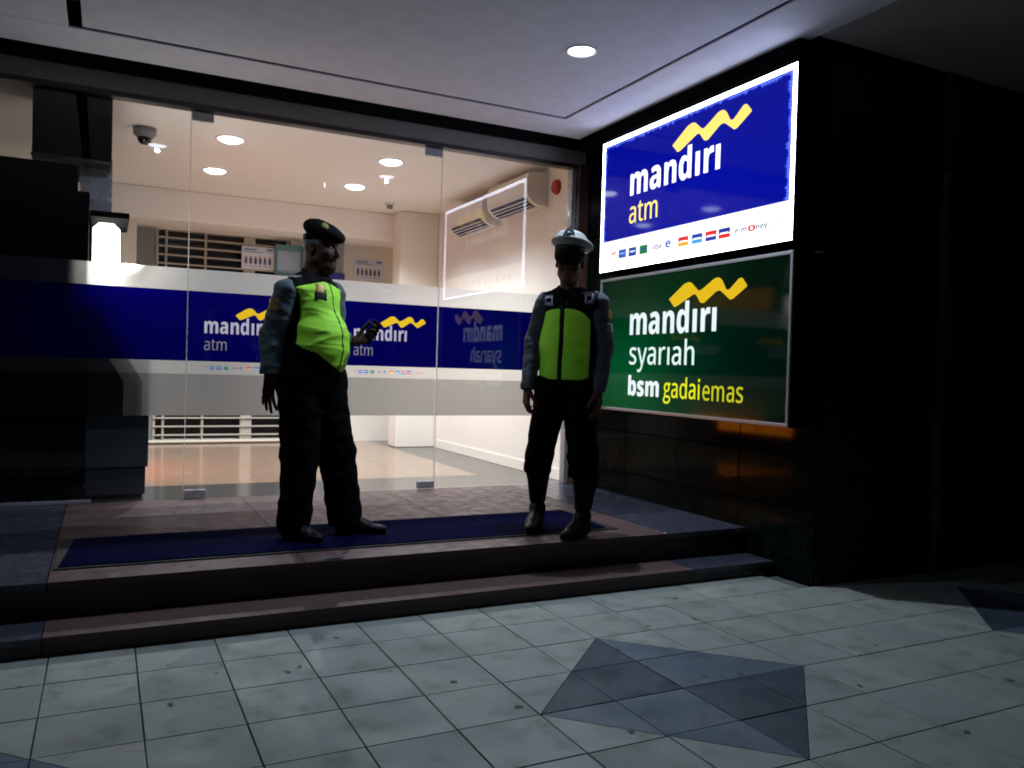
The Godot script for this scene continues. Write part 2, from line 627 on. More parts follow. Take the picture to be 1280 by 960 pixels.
func head(f: Field, c: Vector3, B: Basis, fat := 0.0) -> void:
	# c lies between the eyes' height and the ears; B.x to the left ear's side, B.y up, B.z out of the face
	var P := func(x: float, y: float, z: float) -> Vector3: return c + B * Vector3(x, y, z)
	f.ell(P.call(0, 0.03, -0.012), Vector3(0.074 + fat * 0.3, 0.092, 0.094), B, 0.02)
	f.ell(P.call(0, -0.035, 0.02), Vector3(0.062 + fat, 0.075, 0.072), B, 0.03)
	f.cone(P.call(-0.045 - fat, -0.072, 0.005), P.call(-0.012, -0.1, 0.062), 0.022 + fat * 0.6, 0.018, 0.03)
	f.cone(P.call(0.045 + fat, -0.072, 0.005), P.call(0.012, -0.1, 0.062), 0.022 + fat * 0.6, 0.018, 0.03)
	f.ell(P.call(0, -0.098, 0.068), Vector3(0.022, 0.018, 0.018), B, 0.02)
	f.ell(P.call(-0.04, -0.03, 0.062), Vector3(0.024 + fat * 0.6, 0.024, 0.022), B, 0.02)
	f.ell(P.call(0.04, -0.03, 0.062), Vector3(0.024 + fat * 0.6, 0.024, 0.022), B, 0.02)
	for s in [-1.0, 1.0]:
		f.ell(P.call(s * 0.031, 0.0, 0.094), Vector3(0.02, 0.013, 0.012), B, 0.01, true)
		f.cone(P.call(s * 0.014, 0.018, 0.087), P.call(s * 0.047, 0.02, 0.072), 0.008, 0.007, 0.01)
		f.cone(P.call(s * 0.02, -0.009, 0.083), P.call(s * 0.042, -0.008, 0.075), 0.005, 0.004, 0.006)
	f.cone(P.call(0, 0.01, 0.086), P.call(0, -0.034, 0.104), 0.008, 0.0125, 0.012)
	f.ell(P.call(-0.011, -0.038, 0.094), Vector3(0.009, 0.008, 0.01), B, 0.006)
	f.ell(P.call(0.011, -0.038, 0.094), Vector3(0.009, 0.008, 0.01), B, 0.006)
	f.cone(P.call(-0.021, -0.063, 0.081), P.call(0, -0.0605, 0.0905), 0.005, 0.0065, 0.007)
	f.cone(P.call(0.021, -0.063, 0.081), P.call(0, -0.0605, 0.0905), 0.005, 0.0065, 0.007)
	f.cone(P.call(-0.017, -0.075, 0.082), P.call(0.017, -0.075, 0.082), 0.0075, 0.0075, 0.007)
	f.cone(P.call(-0.022, -0.0675, 0.091), P.call(0.022, -0.0675, 0.091), 0.0025, 0.0025, 0.003, Vector3.ZERO, 1.0, true)
	for s in [-1.0, 1.0]:
		var E := B * Basis(Vector3.UP, s * 0.35)
		f.ell(P.call(s * (0.077 + fat * 0.5), -0.008, -0.012), Vector3(0.009, 0.032, 0.019), E, 0.006)
		f.ell(P.call(s * (0.085 + fat * 0.5), -0.006, -0.006), Vector3(0.006, 0.018, 0.009), E, 0.004, true)

func eyes(parent: Node3D, c: Vector3, B: Basis) -> void:
	var ball := SphereMesh.new()
	ball.radius = 0.0115
	ball.height = 0.023
	ball.radial_segments = 16
	ball.rings = 8
	var iris := SphereMesh.new()
	iris.radius = 0.0052
	iris.height = 0.0104
	iris.radial_segments = 12
	iris.rings = 6
	for s in [-1.0, 1.0]:
		var e := part(parent, "eye", ball, mat("eye white", rgb(150, 140, 130), 0.5), c + B * Vector3(s * 0.031, 0.001, 0.0725))
		part(e, "iris", iris, mat("iris", rgb(30, 18, 12), 0.2), B * Vector3(0, 0, 0.0078))


# ================================================================ the scene
func _ready() -> void:
	rng.seed = 77
	look()
	materials()
	plaza()
	platform()
	canopy()
	lobby()
	shop_front()
	marble_wall()
	dark_facade()
	sign_upper()
	sign_lower()
	lobby_things()
	small_things()
	officer_front()
	officer_side()


func look() -> void:
	var cam := Camera3D.new()
	cam.name = "camera"
	cam.transform = Transform3D(Basis(Vector3(0.89460, 0.02811, 0.44599), Vector3(-0.01745, 0.99946, -0.02798), Vector3(-0.44653, 0.01725, 0.89460)), Vector3(0, 1.2, 0))
	cam.fov = 50.27
	cam.near = 0.05
	cam.far = 400.0
	cam.current = true
	var lens := CameraAttributesPhysical.new()     # a phone that focused a little short
	lens.frustum_focal_length = 25.58
	lens.frustum_focus_distance = 1.8
	lens.frustum_near = 0.05
	lens.frustum_far = 400.0
	lens.exposure_aperture = 6.5
	cam.attributes = lens
	add_child(cam)
	var e := Environment.new()
	e.background_mode = Environment.BG_SKY
	var sky := Sky.new()
	var sm := ProceduralSkyMaterial.new()
	sm.sky_top_color = rgb(10, 14, 26)
	sm.sky_horizon_color = rgb(46, 50, 58)
	sm.ground_horizon_color = rgb(30, 30, 32)
	sm.ground_bottom_color = rgb(10, 10, 10)
	sm.sky_curve = 0.2
	sm.sun_angle_max = 1.0
	sky.sky_material = sm
	e.sky = sky
	e.background_energy_multiplier = 0.2
	e.ambient_light_source = Environment.AMBIENT_SOURCE_SKY
	e.tonemap_mode = Environment.TONE_MAPPER_LINEAR
	e.tonemap_exposure = 1.0
	e.sdfgi_enabled = true
	e.ssao_enabled = true
	e.ssil_enabled = true
	var we := WorldEnvironment.new()
	we.name = "night_air"
	we.environment = e
	add_child(we)
	var moon := DirectionalLight3D.new()
	moon.name = "moon"
	moon.light_color = rgb(190, 205, 255)
	moon.light_energy = 0.01
	moon.light_angular_distance = 0.5
	moon.shadow_enabled = true
	moon.rotation_degrees = Vector3(-55, 25, 0)
	add_child(moon)


func lamp(called: String, label: String, at: Vector3, r: float, color: Color, energy: float, glow: float, group: String, cone := 82.0) -> void:
	# a recessed downlight: ring, glowing lens and the light it throws
	var t := thing(called, label, "downlight", at, 0.0, group)
	part(t, "trim_ring", lathe([Vector2(r * 0.97, 0.004), Vector2(r * 0.99, -0.006), Vector2(r * 1.14, -0.008), Vector2(r * 1.2, -0.001), Vector2(r * 1.2, 0.001)], 32), mat("white trim", rgb(225, 225, 225), 0.4))
	var drop := 0.03 if cone < 80.0 else 0.004
	part(t, "lamp_lens", lathe([Vector2(0, -drop), Vector2(r * 0.4, -drop * 0.95), Vector2(r * 0.7, -drop * 0.78), Vector2(r * 0.9, -drop * 0.4), Vector2(r * 0.97, 0.002)], 32), mat("lens %s" % group, Color.WHITE, 0.4, 0.0, null, 1.0, {"emit": color, "power": glow}))
	var l := SpotLight3D.new()
	l.name = "light"
	l.light_color = color
	l.light_energy = energy
	l.light_size = 0.02
	l.spot_range = 14.0
	l.spot_attenuation = 2.0
	l.spot_angle = cone
	l.spot_angle_attenuation = 0.6
	l.shadow_enabled = true
	l.position = Vector3(0, -0.045, 0)
	l.rotation_degrees = Vector3(-90, 0, 0)
	t.add_child(l)


func materials() -> void:
	var speck := noise_tex(3, 0.09, [Color(0.72, 0.72, 0.72), Color(0.92, 0.92, 0.92), Color(1, 1, 1)], [0.2, 0.5, 0.8], 512, 4)
	var dirt := noise_tex(11, 0.012, [Color(0.86, 0.86, 0.85), Color(0.955, 0.955, 0.95), Color(0.98, 0.98, 0.98), Color(1, 1, 1)], [0.14, 0.34, 0.55, 0.8], 1024, 6)
	var smear := noise_tex(8, 0.01, [Color(0.62, 0.62, 0.62), Color(1, 1, 1)], [0.25, 0.75], 512, 5)
	var vein := noise_tex(21, 0.011, [rgb(8, 13, 11), rgb(12, 18, 15), rgb(15, 22, 18), rgb(25, 32, 28), rgb(12, 18, 15)], [0.0, 0.42, 0.68, 0.73, 0.78], 1024, 5)
	var grain := noise_tex(5, 0.25, [], [], 256, 3)
	var plaster := noise_tex(17, 0.02, [Color(0.975, 0.975, 0.975), Color(1, 1, 1)], [0.3, 0.7], 512, 4)
	var granite := noise_tex(31, 0.12, [Color(0.91, 0.91, 0.91), Color(0.97, 0.97, 0.97), Color(1, 1, 1), Color(0.94, 0.94, 0.94)], [0.15, 0.45, 0.7, 0.9], 512, 3)
	for i in 4:
		mat("paver light %d" % i, [rgb(142, 149, 138), rgb(137, 145, 134), rgb(145, 152, 141), rgb(138, 145, 136)][i], 0.85, 0.0, dirt, [0.45, 0.37, 0.53, 0.31][i], {"rough_tex": smear, "bump": grain, "bump_scale": 0.06})
	mat("paver pale blue", rgb(82, 98, 106), 0.85, 0.0, dirt, 0.5, {"rough_tex": smear})
	mat("paver dark blue", rgb(48, 61, 70), 0.85, 0.0, dirt, 0.6, {"rough_tex": smear})
	mat("joint", rgb(90, 94, 90), 0.9)
	mat("ground", rgb(90, 90, 86), 0.9, 0.0, dirt, 0.3)
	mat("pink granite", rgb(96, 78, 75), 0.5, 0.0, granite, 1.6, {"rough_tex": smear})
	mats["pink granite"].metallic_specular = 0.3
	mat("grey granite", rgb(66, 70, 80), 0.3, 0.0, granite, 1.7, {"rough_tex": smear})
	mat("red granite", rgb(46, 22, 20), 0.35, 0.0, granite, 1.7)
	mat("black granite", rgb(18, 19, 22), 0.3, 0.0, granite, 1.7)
	for i in 3:
		mat("green marble %d" % i, [Color(1, 1, 1), Color(0.85, 0.9, 0.85), Color(1.0, 0.95, 0.9)][i], 0.055, 0.0, vein, [0.55, 0.7, 0.45][i], {"rough_tex": null})
	for i in 3:
		mats["green marble %d" % i].metallic_specular = 0.14
	mat("brown marble", rgb(84, 58, 44), 0.18, 0.0, granite, 0.9)
	mat("facade black", rgb(12, 12, 13), 0.4, 0.0, granite, 1.2)
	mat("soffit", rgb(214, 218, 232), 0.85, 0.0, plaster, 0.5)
	mat("void", rgb(8, 8, 8), 0.95)
	mat("header grey", rgb(150, 142, 136), 0.5, 0.0, plaster, 0.9)
	mat("steel", rgb(170, 170, 172), 0.35, 0.55, null, 1.0, {"rough_tex": smear})
	mat("dark steel", rgb(70, 70, 74), 0.35, 0.8)
	mat("black paint", rgb(4, 4, 5), 0.6)
	mats["black paint"].metallic_specular = 0.1
	mat("cream wall", rgb(236, 230, 219), 0.8)
	mat("white wall", rgb(244, 242, 238), 0.8)
	mat("lobby floor", rgb(158, 133, 112), 0.16, 0.0, granite, 1.2)
	mat("lobby border", rgb(66, 66, 64), 0.18, 0.0, granite, 1.4)
	mat("wood", rgb(128, 96, 64), 0.35, 0.0, noise_tex(41, 0.03, [Color(0.7, 0.7, 0.7), Color(1, 1, 1)], [0.3, 0.7], 256, 4), 0.8)
	mat("white plastic", rgb(226, 222, 208), 0.45)
	mat("grey plastic", rgb(120, 122, 124), 0.5)
	mat("kiosk grey", rgb(30, 42, 46), 0.4)
	mat("grille", rgb(176, 172, 162), 0.5)
	mat("night glass", rgb(8, 9, 11), 0.2)
	mat("mat blue", rgb(5, 9, 48), 0.95, 0.0, speck, 4.0, {"bump": grain, "bump_scale": 0.4})
	mats["mat blue"].metallic_specular = 0.1
	var g := StandardMaterial3D.new()
	g.resource_name = "window glass"
	g.transparency = BaseMaterial3D.TRANSPARENCY_ALPHA
	g.albedo_color = Color(0.96, 1.0, 0.98, 0.0)
	g.roughness = 0.0
	g.metallic_specular = 0.44
	mats["glass"] = g
	# cloth
	mat("neon", rgb(158, 232, 44), 0.75, 0.0, null, 1.0, {"sheen": 0.4})
	mat("black cloth", rgb(7, 7, 10), 0.9)
	mats["black cloth"].metallic_specular = 0.25
	mat("trouser cloth", rgb(4, 4, 5), 0.95)
	mats["trouser cloth"].metallic_specular = 0.2
	mat("sleeve grey", rgb(50, 55, 63), 0.85, 0.0, null, 1.0, {"sheen": 0.4})
	mat("sleeve teal", rgb(64, 79, 81), 0.85, 0.0, null, 1.0, {"sheen": 0.4})
	mat("leather", rgb(6, 6, 6), 0.45)
	mats["leather"].metallic_specular = 0.25
	mat("rubber", rgb(12, 12, 12), 0.8)
	mat("skin", rgb(84, 52, 38), 0.65)
	mats["skin"].metallic_specular = 0.3
	mat("skin dark", rgb(66, 41, 30), 0.68)
	mats["skin dark"].metallic_specular = 0.3
	mat("hair", rgb(18, 16, 16), 0.6)
	mat("hair grey", rgb(70, 70, 72), 0.6)
	mat("cap white", rgb(136, 138, 132), 0.7)
	mat("cap black", rgb(5, 5, 7), 0.5)
	mats["cap black"].metallic_specular = 0.3
	mat("beret", rgb(9, 10, 9), 0.95)
	mats["beret"].metallic_specular = 0.2
	mat("visor", rgb(3, 3, 4), 0.5).metallic_specular = 0.12
	mat("chrome", rgb(225, 225, 230), 0.18, 1.0)
	mat("gold thread", rgb(150, 120, 50), 0.5, 0.3)
	mat("silver thread", rgb(118, 122, 130), 0.35, 0.5)
	mat("olive badge", rgb(110, 116, 40), 0.7)


# ---------------------------------------------------------------- ground
func plaza() -> void:
	var t := structure("plaza_ground", "greenish white tiled plaza with blue diamond inlays in front of the bank steps")
	part(t, "ground_slab", sheet(Vector3(-200, -0.012, 200), Vector3(200, -0.012, 200), Vector3(200, -0.012, -200), Vector3(-200, -0.012, -200), Vector3.UP), mats["joint"])
	var p := 0.3125
	var g := 0.0024
	var cache := {}
	var cx := 2.01
	var cz := -2.48
	var tile := func(pts: Array, k: String) -> ArrayMesh:
		if cache.has(k):
			return cache[k]
		# a thin slab with a chamfered rim, centred on the tile
		var c := Vector2.ZERO
		for q in pts:
			c += q / pts.size()
		var v := PackedVector3Array()
		var n := pts.size()
		var top := []
		var mid := []
		for q in pts:
			var m: Vector2 = c + (q - c) * (1.0 - g / (q - c).length() * 1.4)
			var i: Vector2 = c + (q - c) * (1.0 - (g + 0.002) / (q - c).length() * 1.4)
			top.append(Vector3(i.x, 0.0, i.y))
			mid.append(Vector3(m.x, -0.0015, m.y))
		for i in n:
			var j := (i + 1) % n
			tri_to(v, Vector3(c.x, 0.0, c.y), top[i], top[j], Vector3.UP)
			var out: Vector3 = (mid[i] + mid[j]) * 0.5 - Vector3(c.x, 0, c.y)
			quad_to(v, top[i], top[j], mid[j], mid[i], Vector3(out.x, 0.2, out.z))
			quad_to(v, mid[i], mid[j], mid[j] - Vector3(0, 0.02, 0), mid[i] - Vector3(0, 0.02, 0), Vector3(out.x, 0, out.z))
		cache[k] = tri_mesh(v)
		return cache[k]
	var a := Vector2(-p / 2, -p / 2)
	var b := Vector2(p / 2, -p / 2)
	var c := Vector2(p / 2, p / 2)
	var d := Vector2(-p / 2, p / 2)
	for iz in range(-4, 9):
		for ix in range(-12, 15):
			var at := Vector3(cx + (ix + 0.5) * p + rng.randf_range(-0.0008, 0.0008), rng.randf_range(-0.0007, 0.0007), cz + (iz + 0.5) * p + rng.randf_range(-0.0008, 0.0008))
			if at.z < -3.73 or (at.x > WALL_X and at.z < CORNER_Z):
				continue
			var jx: int = posmod(ix + 4, 8) - 4        # inlays repeat every eight tiles
			var jz: int = posmod(iz + 4, 8) - 4
			var qx := jx if jx >= 0 else -jx - 1
			var qz := jz if jz >= 0 else -jz - 1
			var light: Material = mats["paver light %d" % rng.randi_range(0, 3)]
			var inlay: Material = mats["paver dark blue" if (jx >= 0) == (jz >= 0) else "paver pale blue"]
			if qx == 0 and qz == 0:
				part(t, "inlay_tile", tile.call([a, b, c, d], "sq"), inlay, at)
			elif qx + qz == 1:
				# cut along the diagonal: the half towards the inlay's middle is blue
				var sx := 1.0 if jx >= 0 else -1.0
				var sz := 1.0 if jz >= 0 else -1.0
				var inner := Vector2(-sx, -sz) * p / 2
				var outer := -inner
				var e := Vector2(sx, -sz) * p / 2
				var f := -e
				part(t, "inlay_half_tile", tile.call([inner, e, f], "i%d%d" % [sx, sz]), inlay, at)
				part(t, "paving_half_tile", tile.call([outer, e, f], "o%d%d" % [sx, sz]), light, at)
			else:
				part(t, "paving_tile", tile.call([a, b, c, d], "sq"), light, at)
	# trodden gum and oil spots
	var v := PackedVector3Array()
	for i in 55:
		var o := Vector3(rng.randf_range(-0.6, 5.0), 0.0022, rng.randf_range(-3.6, -1.2))
		var r := rng.randf_range(0.006, 0.022) * (1.6 if i % 9 == 0 else 1.0)
		var st := rng.randf_range(0.5, 1.0)
		var tw := rng.randf() * TAU
		for k in 9:
			var q := []
			for m in [k, k + 1]:
				var an: float = TAU * m / 9.0
				var rr: float = r * (0.75 + 0.25 * sin(m * 2.4 + i))
				q.append(o + (Vector3(cos(an) * rr, 0, sin(an) * rr * st)).rotated(Vector3.UP, tw))
			tri_to(v, o, q[0], q[1], Vector3.UP)
	var spots := part(t, "gum_spots", tri_mesh(v), mat("gum", rgb(76, 78, 74), 0.8))
	spots.set_meta("kind", "stuff")


func platform() -> void:
	var t := structure("entrance_steps", "two low granite steps with pink treads and dark grey borders below the shop window")
	var L := -3.2
	# lower step: a core, risers and treads laid on it
	var s1 := 0.08
	part(t, "step_core", boxes([[Vector3(L, -0.02, -6.3), Vector3(WALL_X - 0.004, s1 - 0.025, -3.745)], [Vector3(L, s1 - 0.025, -6.3), Vector3(WALL_X - 0.004, PLAT - 0.03, -3.995)]], 0.0), mats["black granite"])
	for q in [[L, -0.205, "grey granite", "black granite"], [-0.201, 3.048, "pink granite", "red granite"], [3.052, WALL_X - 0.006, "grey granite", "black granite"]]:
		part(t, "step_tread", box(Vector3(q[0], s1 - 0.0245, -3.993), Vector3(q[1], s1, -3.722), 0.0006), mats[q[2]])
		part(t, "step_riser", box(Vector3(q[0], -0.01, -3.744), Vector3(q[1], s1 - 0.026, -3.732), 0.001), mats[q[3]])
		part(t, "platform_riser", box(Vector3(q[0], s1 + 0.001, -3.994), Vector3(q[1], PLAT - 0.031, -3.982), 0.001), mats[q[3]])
	# platform top in slabs
	var xs := [-0.201, 0.89, 1.97, 3.048]
	for i in 3:
		for z in [[-6.07, -5.03], [-5.027, -3.97]]:
			part(t, "platform_slab", box(Vector3(xs[i] + 0.0012, PLAT - 0.0295, z[0]), Vector3(xs[i + 1] - 0.0012, PLAT, z[1]), 0.0015), mats["pink granite"])
	for z in [[-6.07, -5.03], [-5.027, -3.97]]:
		part(t, "border_slab", box(Vector3(L, PLAT - 0.0295, z[0]), Vector3(-0.205, PLAT, z[1]), 0.0005), mats["grey granite"])
		part(t, "border_slab", box(Vector3(3.052, PLAT - 0.0295, z[0]), Vector3(WALL_X - 0.006, PLAT, z[1]), 0.0005), mats["grey granite"])


func canopy() -> void:
	var t := structure("canopy_ceiling", "pale grey canopy ceiling with a dark shadow groove round its panel")
	var y0 := CEIL
	var y1 := CEIL + 0.012
	var S: Material = mats["soffit"]
	part(t, "ceiling_board", box(Vector3(-6, y0, -5.8), Vector3(3.52, y1, -5.405), 0.003), S)
	part(t, "ceiling_board", box(Vector3(-6, y0, -5.403), Vector3(-0.215, y1, 1.0), 0.003), S)
	part(t, "ceiling_board", box(Vector3(3.085, y0, -5.403), Vector3(3.52, y1, 1.0), 0.003), S)
	part(t, "ceiling_board", box(Vector3(-0.213, y0, -0.56), Vector3(3.083, y1, 1.0), 0.003), S)
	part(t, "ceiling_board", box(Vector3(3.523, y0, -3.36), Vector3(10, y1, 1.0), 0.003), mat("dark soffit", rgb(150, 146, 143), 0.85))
	part(t, "ceiling_panel", box(Vector3(-0.145, y0, -5.362), Vector3(3.057, y1, -0.6), 0.003), S)
	part(t, "canopy_slab", boxes([[Vector3(-6, 3.22, -10.5), Vector3(10, 3.6, 1.1)], [Vector3(-6, 3.102, 1.003), Vector3(10, 3.217, 1.1)]], 0.0), mats["void"])
	part(t, "shadow_slot_lining", box(Vector3(-6, 3.083, -6.16), Vector3(3.66, 3.217, -6.04), 0.0), mats["void"])
	lamp("recessed_downlight", "round white downlight glowing in the canopy ceiling above the officer in the white cap", Vector3(2.5, CEIL, -4.21), 0.082, rgb(212, 227, 255), 4.5, 14.0, "downlights in the canopy ceiling")
	lamp("recessed_downlight", "round white downlight in the canopy ceiling nearer the left end of the groove", Vector3(0.39, CEIL, -4.21), 0.082, rgb(212, 227, 255), 0.9, 14.0, "downlights in the canopy ceiling")


# ---------------------------------------------------------------- the lobby behind the glass
func lobby() -> void:
	var t := thing("bank_lobby", "brightly lit cream walled lobby behind the shop window", "lobby")
	var f := PLAT
	part(t, "back_wall", boxes([[Vector3(-2.6, f, -10.4), Vector3(0.3, 3.2, -10.2)], [Vector3(2.02, f, -10.4), Vector3(3.75, 3.2, -10.2)], [Vector3(0.302, f, -10.4), Vector3(2.018, 0.28, -10.2)], [Vector3(0.302, 2.7, -10.4), Vector3(2.018, 3.2, -10.2)]], 0.0), mats["cream wall"])
	part(t, "right_wall", box(Vector3(3.6, f, -10.198), Vector3(3.675, 3.2, -6.13), 0.0), mats["cream wall"])
	part(t, "left_wall", box(Vector3(-2.7, f, -10.198), Vector3(-2.602, 3.2, -6.13), 0.0), mats["wood"])
	part(t, "lobby_ceiling", box(Vector3(-2.6, LOBBY_CEIL, -10.198), Vector3(3.598, 3.2, -6.132), 0.0), mats["white wall"])
	part(t, "bulkhead", box(Vector3(-2.598, 2.72, -10.197), Vector3(3.597, LOBBY_CEIL - 0.002, -9.6), 0.008), mats["white wall"])
	part(t, "pilaster", box(Vector3(-0.5, f, -10.197), Vector3(0.298, 2.718, -9.9), 0.006), mats["cream wall"])
	part(t, "corner_pier", box(Vector3(3.12, f, -9.597), Vector3(3.597, LOBBY_CEIL - 0.003, -9.3), 0.008), mats["cream wall"])
	part(t, "skirting", box(Vector3(3.588, f + 0.001, -9.19), Vector3(3.599, f + 0.1, -6.14), 0.002), mats["cream wall"])
	var fl := structure("lobby_floor", "polished pink lobby floor with a dark grey border")
	part(fl, "floor_slab", box(Vector3(-2.6, f - 0.1, -10.2), Vector3(3.6, f - 0.03, -6.1), 0.0), mats["joint"])
	part(fl, "floor_border", box(Vector3(-2.6, f - 0.029, -6.75), Vector3(3.6, f, -6.072), 0.001), mats["lobby border"])
	part(fl, "floor_border", box(Vector3(3.06, f - 0.029, -10.2), Vector3(3.6, f, -6.752), 0.001), mats["lobby border"])
	part(fl, "floor_border", box(Vector3(-2.6, f - 0.029, -10.2), Vector3(3.058, f, -8.85), 0.001), mats["lobby floor"])
	var n := 0
	for ix in 9:
		for iz in 3:
			var x0 := -2.6 + ix * 0.6285
			var z0 := -8.848 + iz * 0.6985
			part(fl, "floor_tile", box(Vector3(x0 + 0.001, f - 0.029, z0 + 0.001), Vector3(x0 + 0.6275, f, z0 + 0.6965), 0.001), mats["lobby floor"])
			n += 1
	var k := 0
	var where := ["front left", "back left", "front right", "back right"]
	for q in [[0.91, -7.18], [0.93, -8.43], [2.29, -7.16], [2.29, -8.35]]:
		lamp("lobby_downlight", "round glowing downlight in the lobby ceiling, %s of the four seen through the doors" % where[k], Vector3(q[0], LOBBY_CEIL, q[1]), 0.1, rgb(238, 247, 255), 4.2, 12.0, "downlights in the lobby ceiling", 68.0)
		k += 1
	lamp("lobby_downlight", "round downlight in the lobby ceiling beyond the black bulkhead at far left", Vector3(-1.2, LOBBY_CEIL, -8.6), 0.085, rgb(225, 240, 205), 0.5, 10.0, "downlights in the lobby ceiling")


func film_print(w: int, h: int) -> ImageTexture:
	# what is printed on the frosted film of the two doors, 0.515 to 2.365 along the glass, 0.82 to 1.838 up
	var c := Canvas.new(Vector2(1.85, 1.018), w, h, rgb(90, 88, 86))
	var off := Vector2(0.515, 0.82)
	c.rect(0, 1.686 - off.y, 1.85, 0.152, rgb(172, 172, 172))
	c.rect(0, 1.2 - off.y, 1.85, 0.486, rgb(3, 1, 72))
	c.rect(0, 1.11 - off.y, 1.85, 0.09, rgb(156, 154, 150))
	for x in [0.625, 1.69]:
		var u: float = x - off.x
		c.text("mandırı", u, 1.395 - off.y, 0.42, 0.118, "d", true, rgb(172, 169, 180), 0.6)
		c.text("atm", u, 1.278 - off.y, 0.15, 0.08, "t", false, rgb(122, 120, 120))
		wave(c, u + 0.205, 1.5 - off.y, 0.37, 0.09, rgb(218, 180, 34))
		card_marks(c, u + 0.01, 1.155 - off.y, 0.6, 0.026)
	return c.tex()


func film(parent: Node3D, x0: float, x1: float, plain: bool) -> void:
	var u0 := (x0 - 0.515) / 1.85
	var u1 := (x1 - 0.515) / 1.85
	if plain:
		u0 = 0.985
		u1 = 0.99
	var z := GLASS - 0.009
	for q in [[0.82, 1.2, "frosted_film", "film"], [1.2, 1.686, "blue_film", "blue film"], [1.686, 1.838, "frosted_film", "film"]]:
		part(parent, q[2], sheet(Vector3(x0, q[0], z), Vector3(x1, q[0], z), Vector3(x1, q[1], z), Vector3(x0, q[1], z), Vector3(0, 0, 1), u0, u1, 1.0 - (q[0] - 0.82) / 1.018, 1.0 - (q[1] - 0.82) / 1.018), mats[q[3]])


func shop_front() -> void:
	var fm := StandardMaterial3D.new()
	fm.resource_name = "frosted film"
	fm.albedo_texture = film_print(2048, 1024)
	fm.roughness = 1.0
	fm.transparency = BaseMaterial3D.TRANSPARENCY_ALPHA
	fm.albedo_color = Color(1, 1, 1, 0.04)
	fm.refraction_enabled = true
	fm.refraction_scale = 0.012
	fm.metallic_specular = 0.1
	fm.cull_mode = BaseMaterial3D.CULL_DISABLED
	mats["film"] = fm
	var bm := StandardMaterial3D.new()
	bm.resource_name = "blue film"
	bm.albedo_texture = fm.albedo_texture
	bm.roughness = 0.9
	bm.specular_mode = BaseMaterial3D.SPECULAR_DISABLED
	bm.backlight_enabled = true
	bm.backlight = Color(1, 1, 1)
	bm.cull_mode = BaseMaterial3D.CULL_DISABLED
	mats["blue film"] = bm
	var g0 := GLASS - 0.006
	var g1 := GLASS + 0.006
	var base := PLAT + 0.008
	var t := thing("shop_window", "fixed glass panes under a grey header beside the pair of glass doors", "shop window")
	part(t, "header_beam", box(Vector3(-6, 2.957, -6.14), Vector3(3.66, 3.08, -6.03), 0.006), mats["header grey"])
	part(t, "head_channel", box(Vector3(-1.6, 2.925, -6.115), Vector3(3.562, 2.955, -6.02), 0.003), mats["dark steel"])
	part(t, "left_glass_pane", box(Vector3(-1.6, base, g0), Vector3(0.508, 2.93, g1), 0.0015), mats["glass"])
	film(t, -1.6, 0.508, true)
	part(t, "right_glass_pane", box(Vector3(2.368, base, g0), Vector3(3.528, 2.93, g1), 0.0015), mats["glass"])
	film(t, 2.368, 3.528, true)
	part(t, "side_frame", box(Vector3(3.53, PLAT, -6.115), Vector3(3.572, 2.924, -6.035), 0.004), mats["steel"])
	part(t, "floor_channel", box(Vector3(-1.6, PLAT + 0.001, -6.1), Vector3(-0.06, PLAT + 0.022, -6.05), 0.002), mats["steel"])
	part(t, "stone_pilaster", box(Vector3(3.574, PLAT, -6.12), Vector3(WALL_X - 0.002, 2.956, -5.99), 0.006), mats["brown marble"])
	part(t, "left_end_wall", box(Vector3(-6, 0.0, -6.3), Vector3(-1.603, 2.956, -6.05), 0.004), mats["facade black"])
	var seal := mat("edge seal", rgb(168, 168, 164), 0.4)
	seal.backlight_enabled = true
	seal.backlight = Color(1, 1, 1)
	for x in [0.5085, 2.3625]:
		part(t, "edge_seal", box(Vector3(x, base, GLASS - 0.005), Vector3(x + 0.0032, 2.92, GLASS + 0.007), 0.0008), seal)
	var k := 0
	for q in [[0.515, 1.437, 0.515], [1.443, 2.362, 2.222]]:
		var d := thing("glass_door", ["left leaf of the frameless glass double door, printed with the white lettering nearer the left", "right leaf of the frameless glass double door, printed with the lettering behind the phone hand"][k], "door", Vector3(0, 0, 0), 0.0, "leaves of the glass double door")
		part(d, "glass_leaf", box(Vector3(q[0], base, g0), Vector3(q[1], 2.92, g1), 0.0015), mats["glass"])
		film(d, q[0], q[1], false)
		for y in [[2.86, 2.922], [PLAT + 0.006, PLAT + 0.062]]:
			part(d, "patch_fitting", box(Vector3(q[2], y[0], GLASS - 0.019), Vector3(q[2] + 0.14, y[1], GLASS + 0.019), 0.004), mats["steel"])
		k += 1


# ---------------------------------------------------------------- the side wall and the two signs
func marble_wall() -> void:
	var t := thing("marble_wall", "dark green marble side wall carrying the two bank signs", "wall")
	part(t, "wall_core", box(Vector3(WALL_X + 0.02, -0.02, -6.0), Vector3(3.95, 3.098, CORNER_Z - 0.03), 0.0), mats["void"])
	var ys := [0.0, 0.42, 0.74, 1.3, 1.9, 2.5, 3.097]
	var zs := [-5.985, -5.34, -4.7, -4.06, CORNER_Z]
	for i in ys.size() - 1:
		for j in zs.size() - 1:
			var lip := rng.randf_range(0.0, 0.0015)
			part(t, "marble_slab", box(Vector3(WALL_X + lip, ys[i] + 0.0015, zs[j] + 0.0015), Vector3(WALL_X + 0.02, ys[i + 1] - 0.0015, zs[j + 1] - 0.0015), 0.003), mats["green marble %d" % rng.randi_range(0, 2)])
	part(t, "cornice", box(Vector3(3.44, 2.99, -5.78), Vector3(WALL_X - 0.002, 3.097, CORNER_Z), 0.004), mats["black paint"])


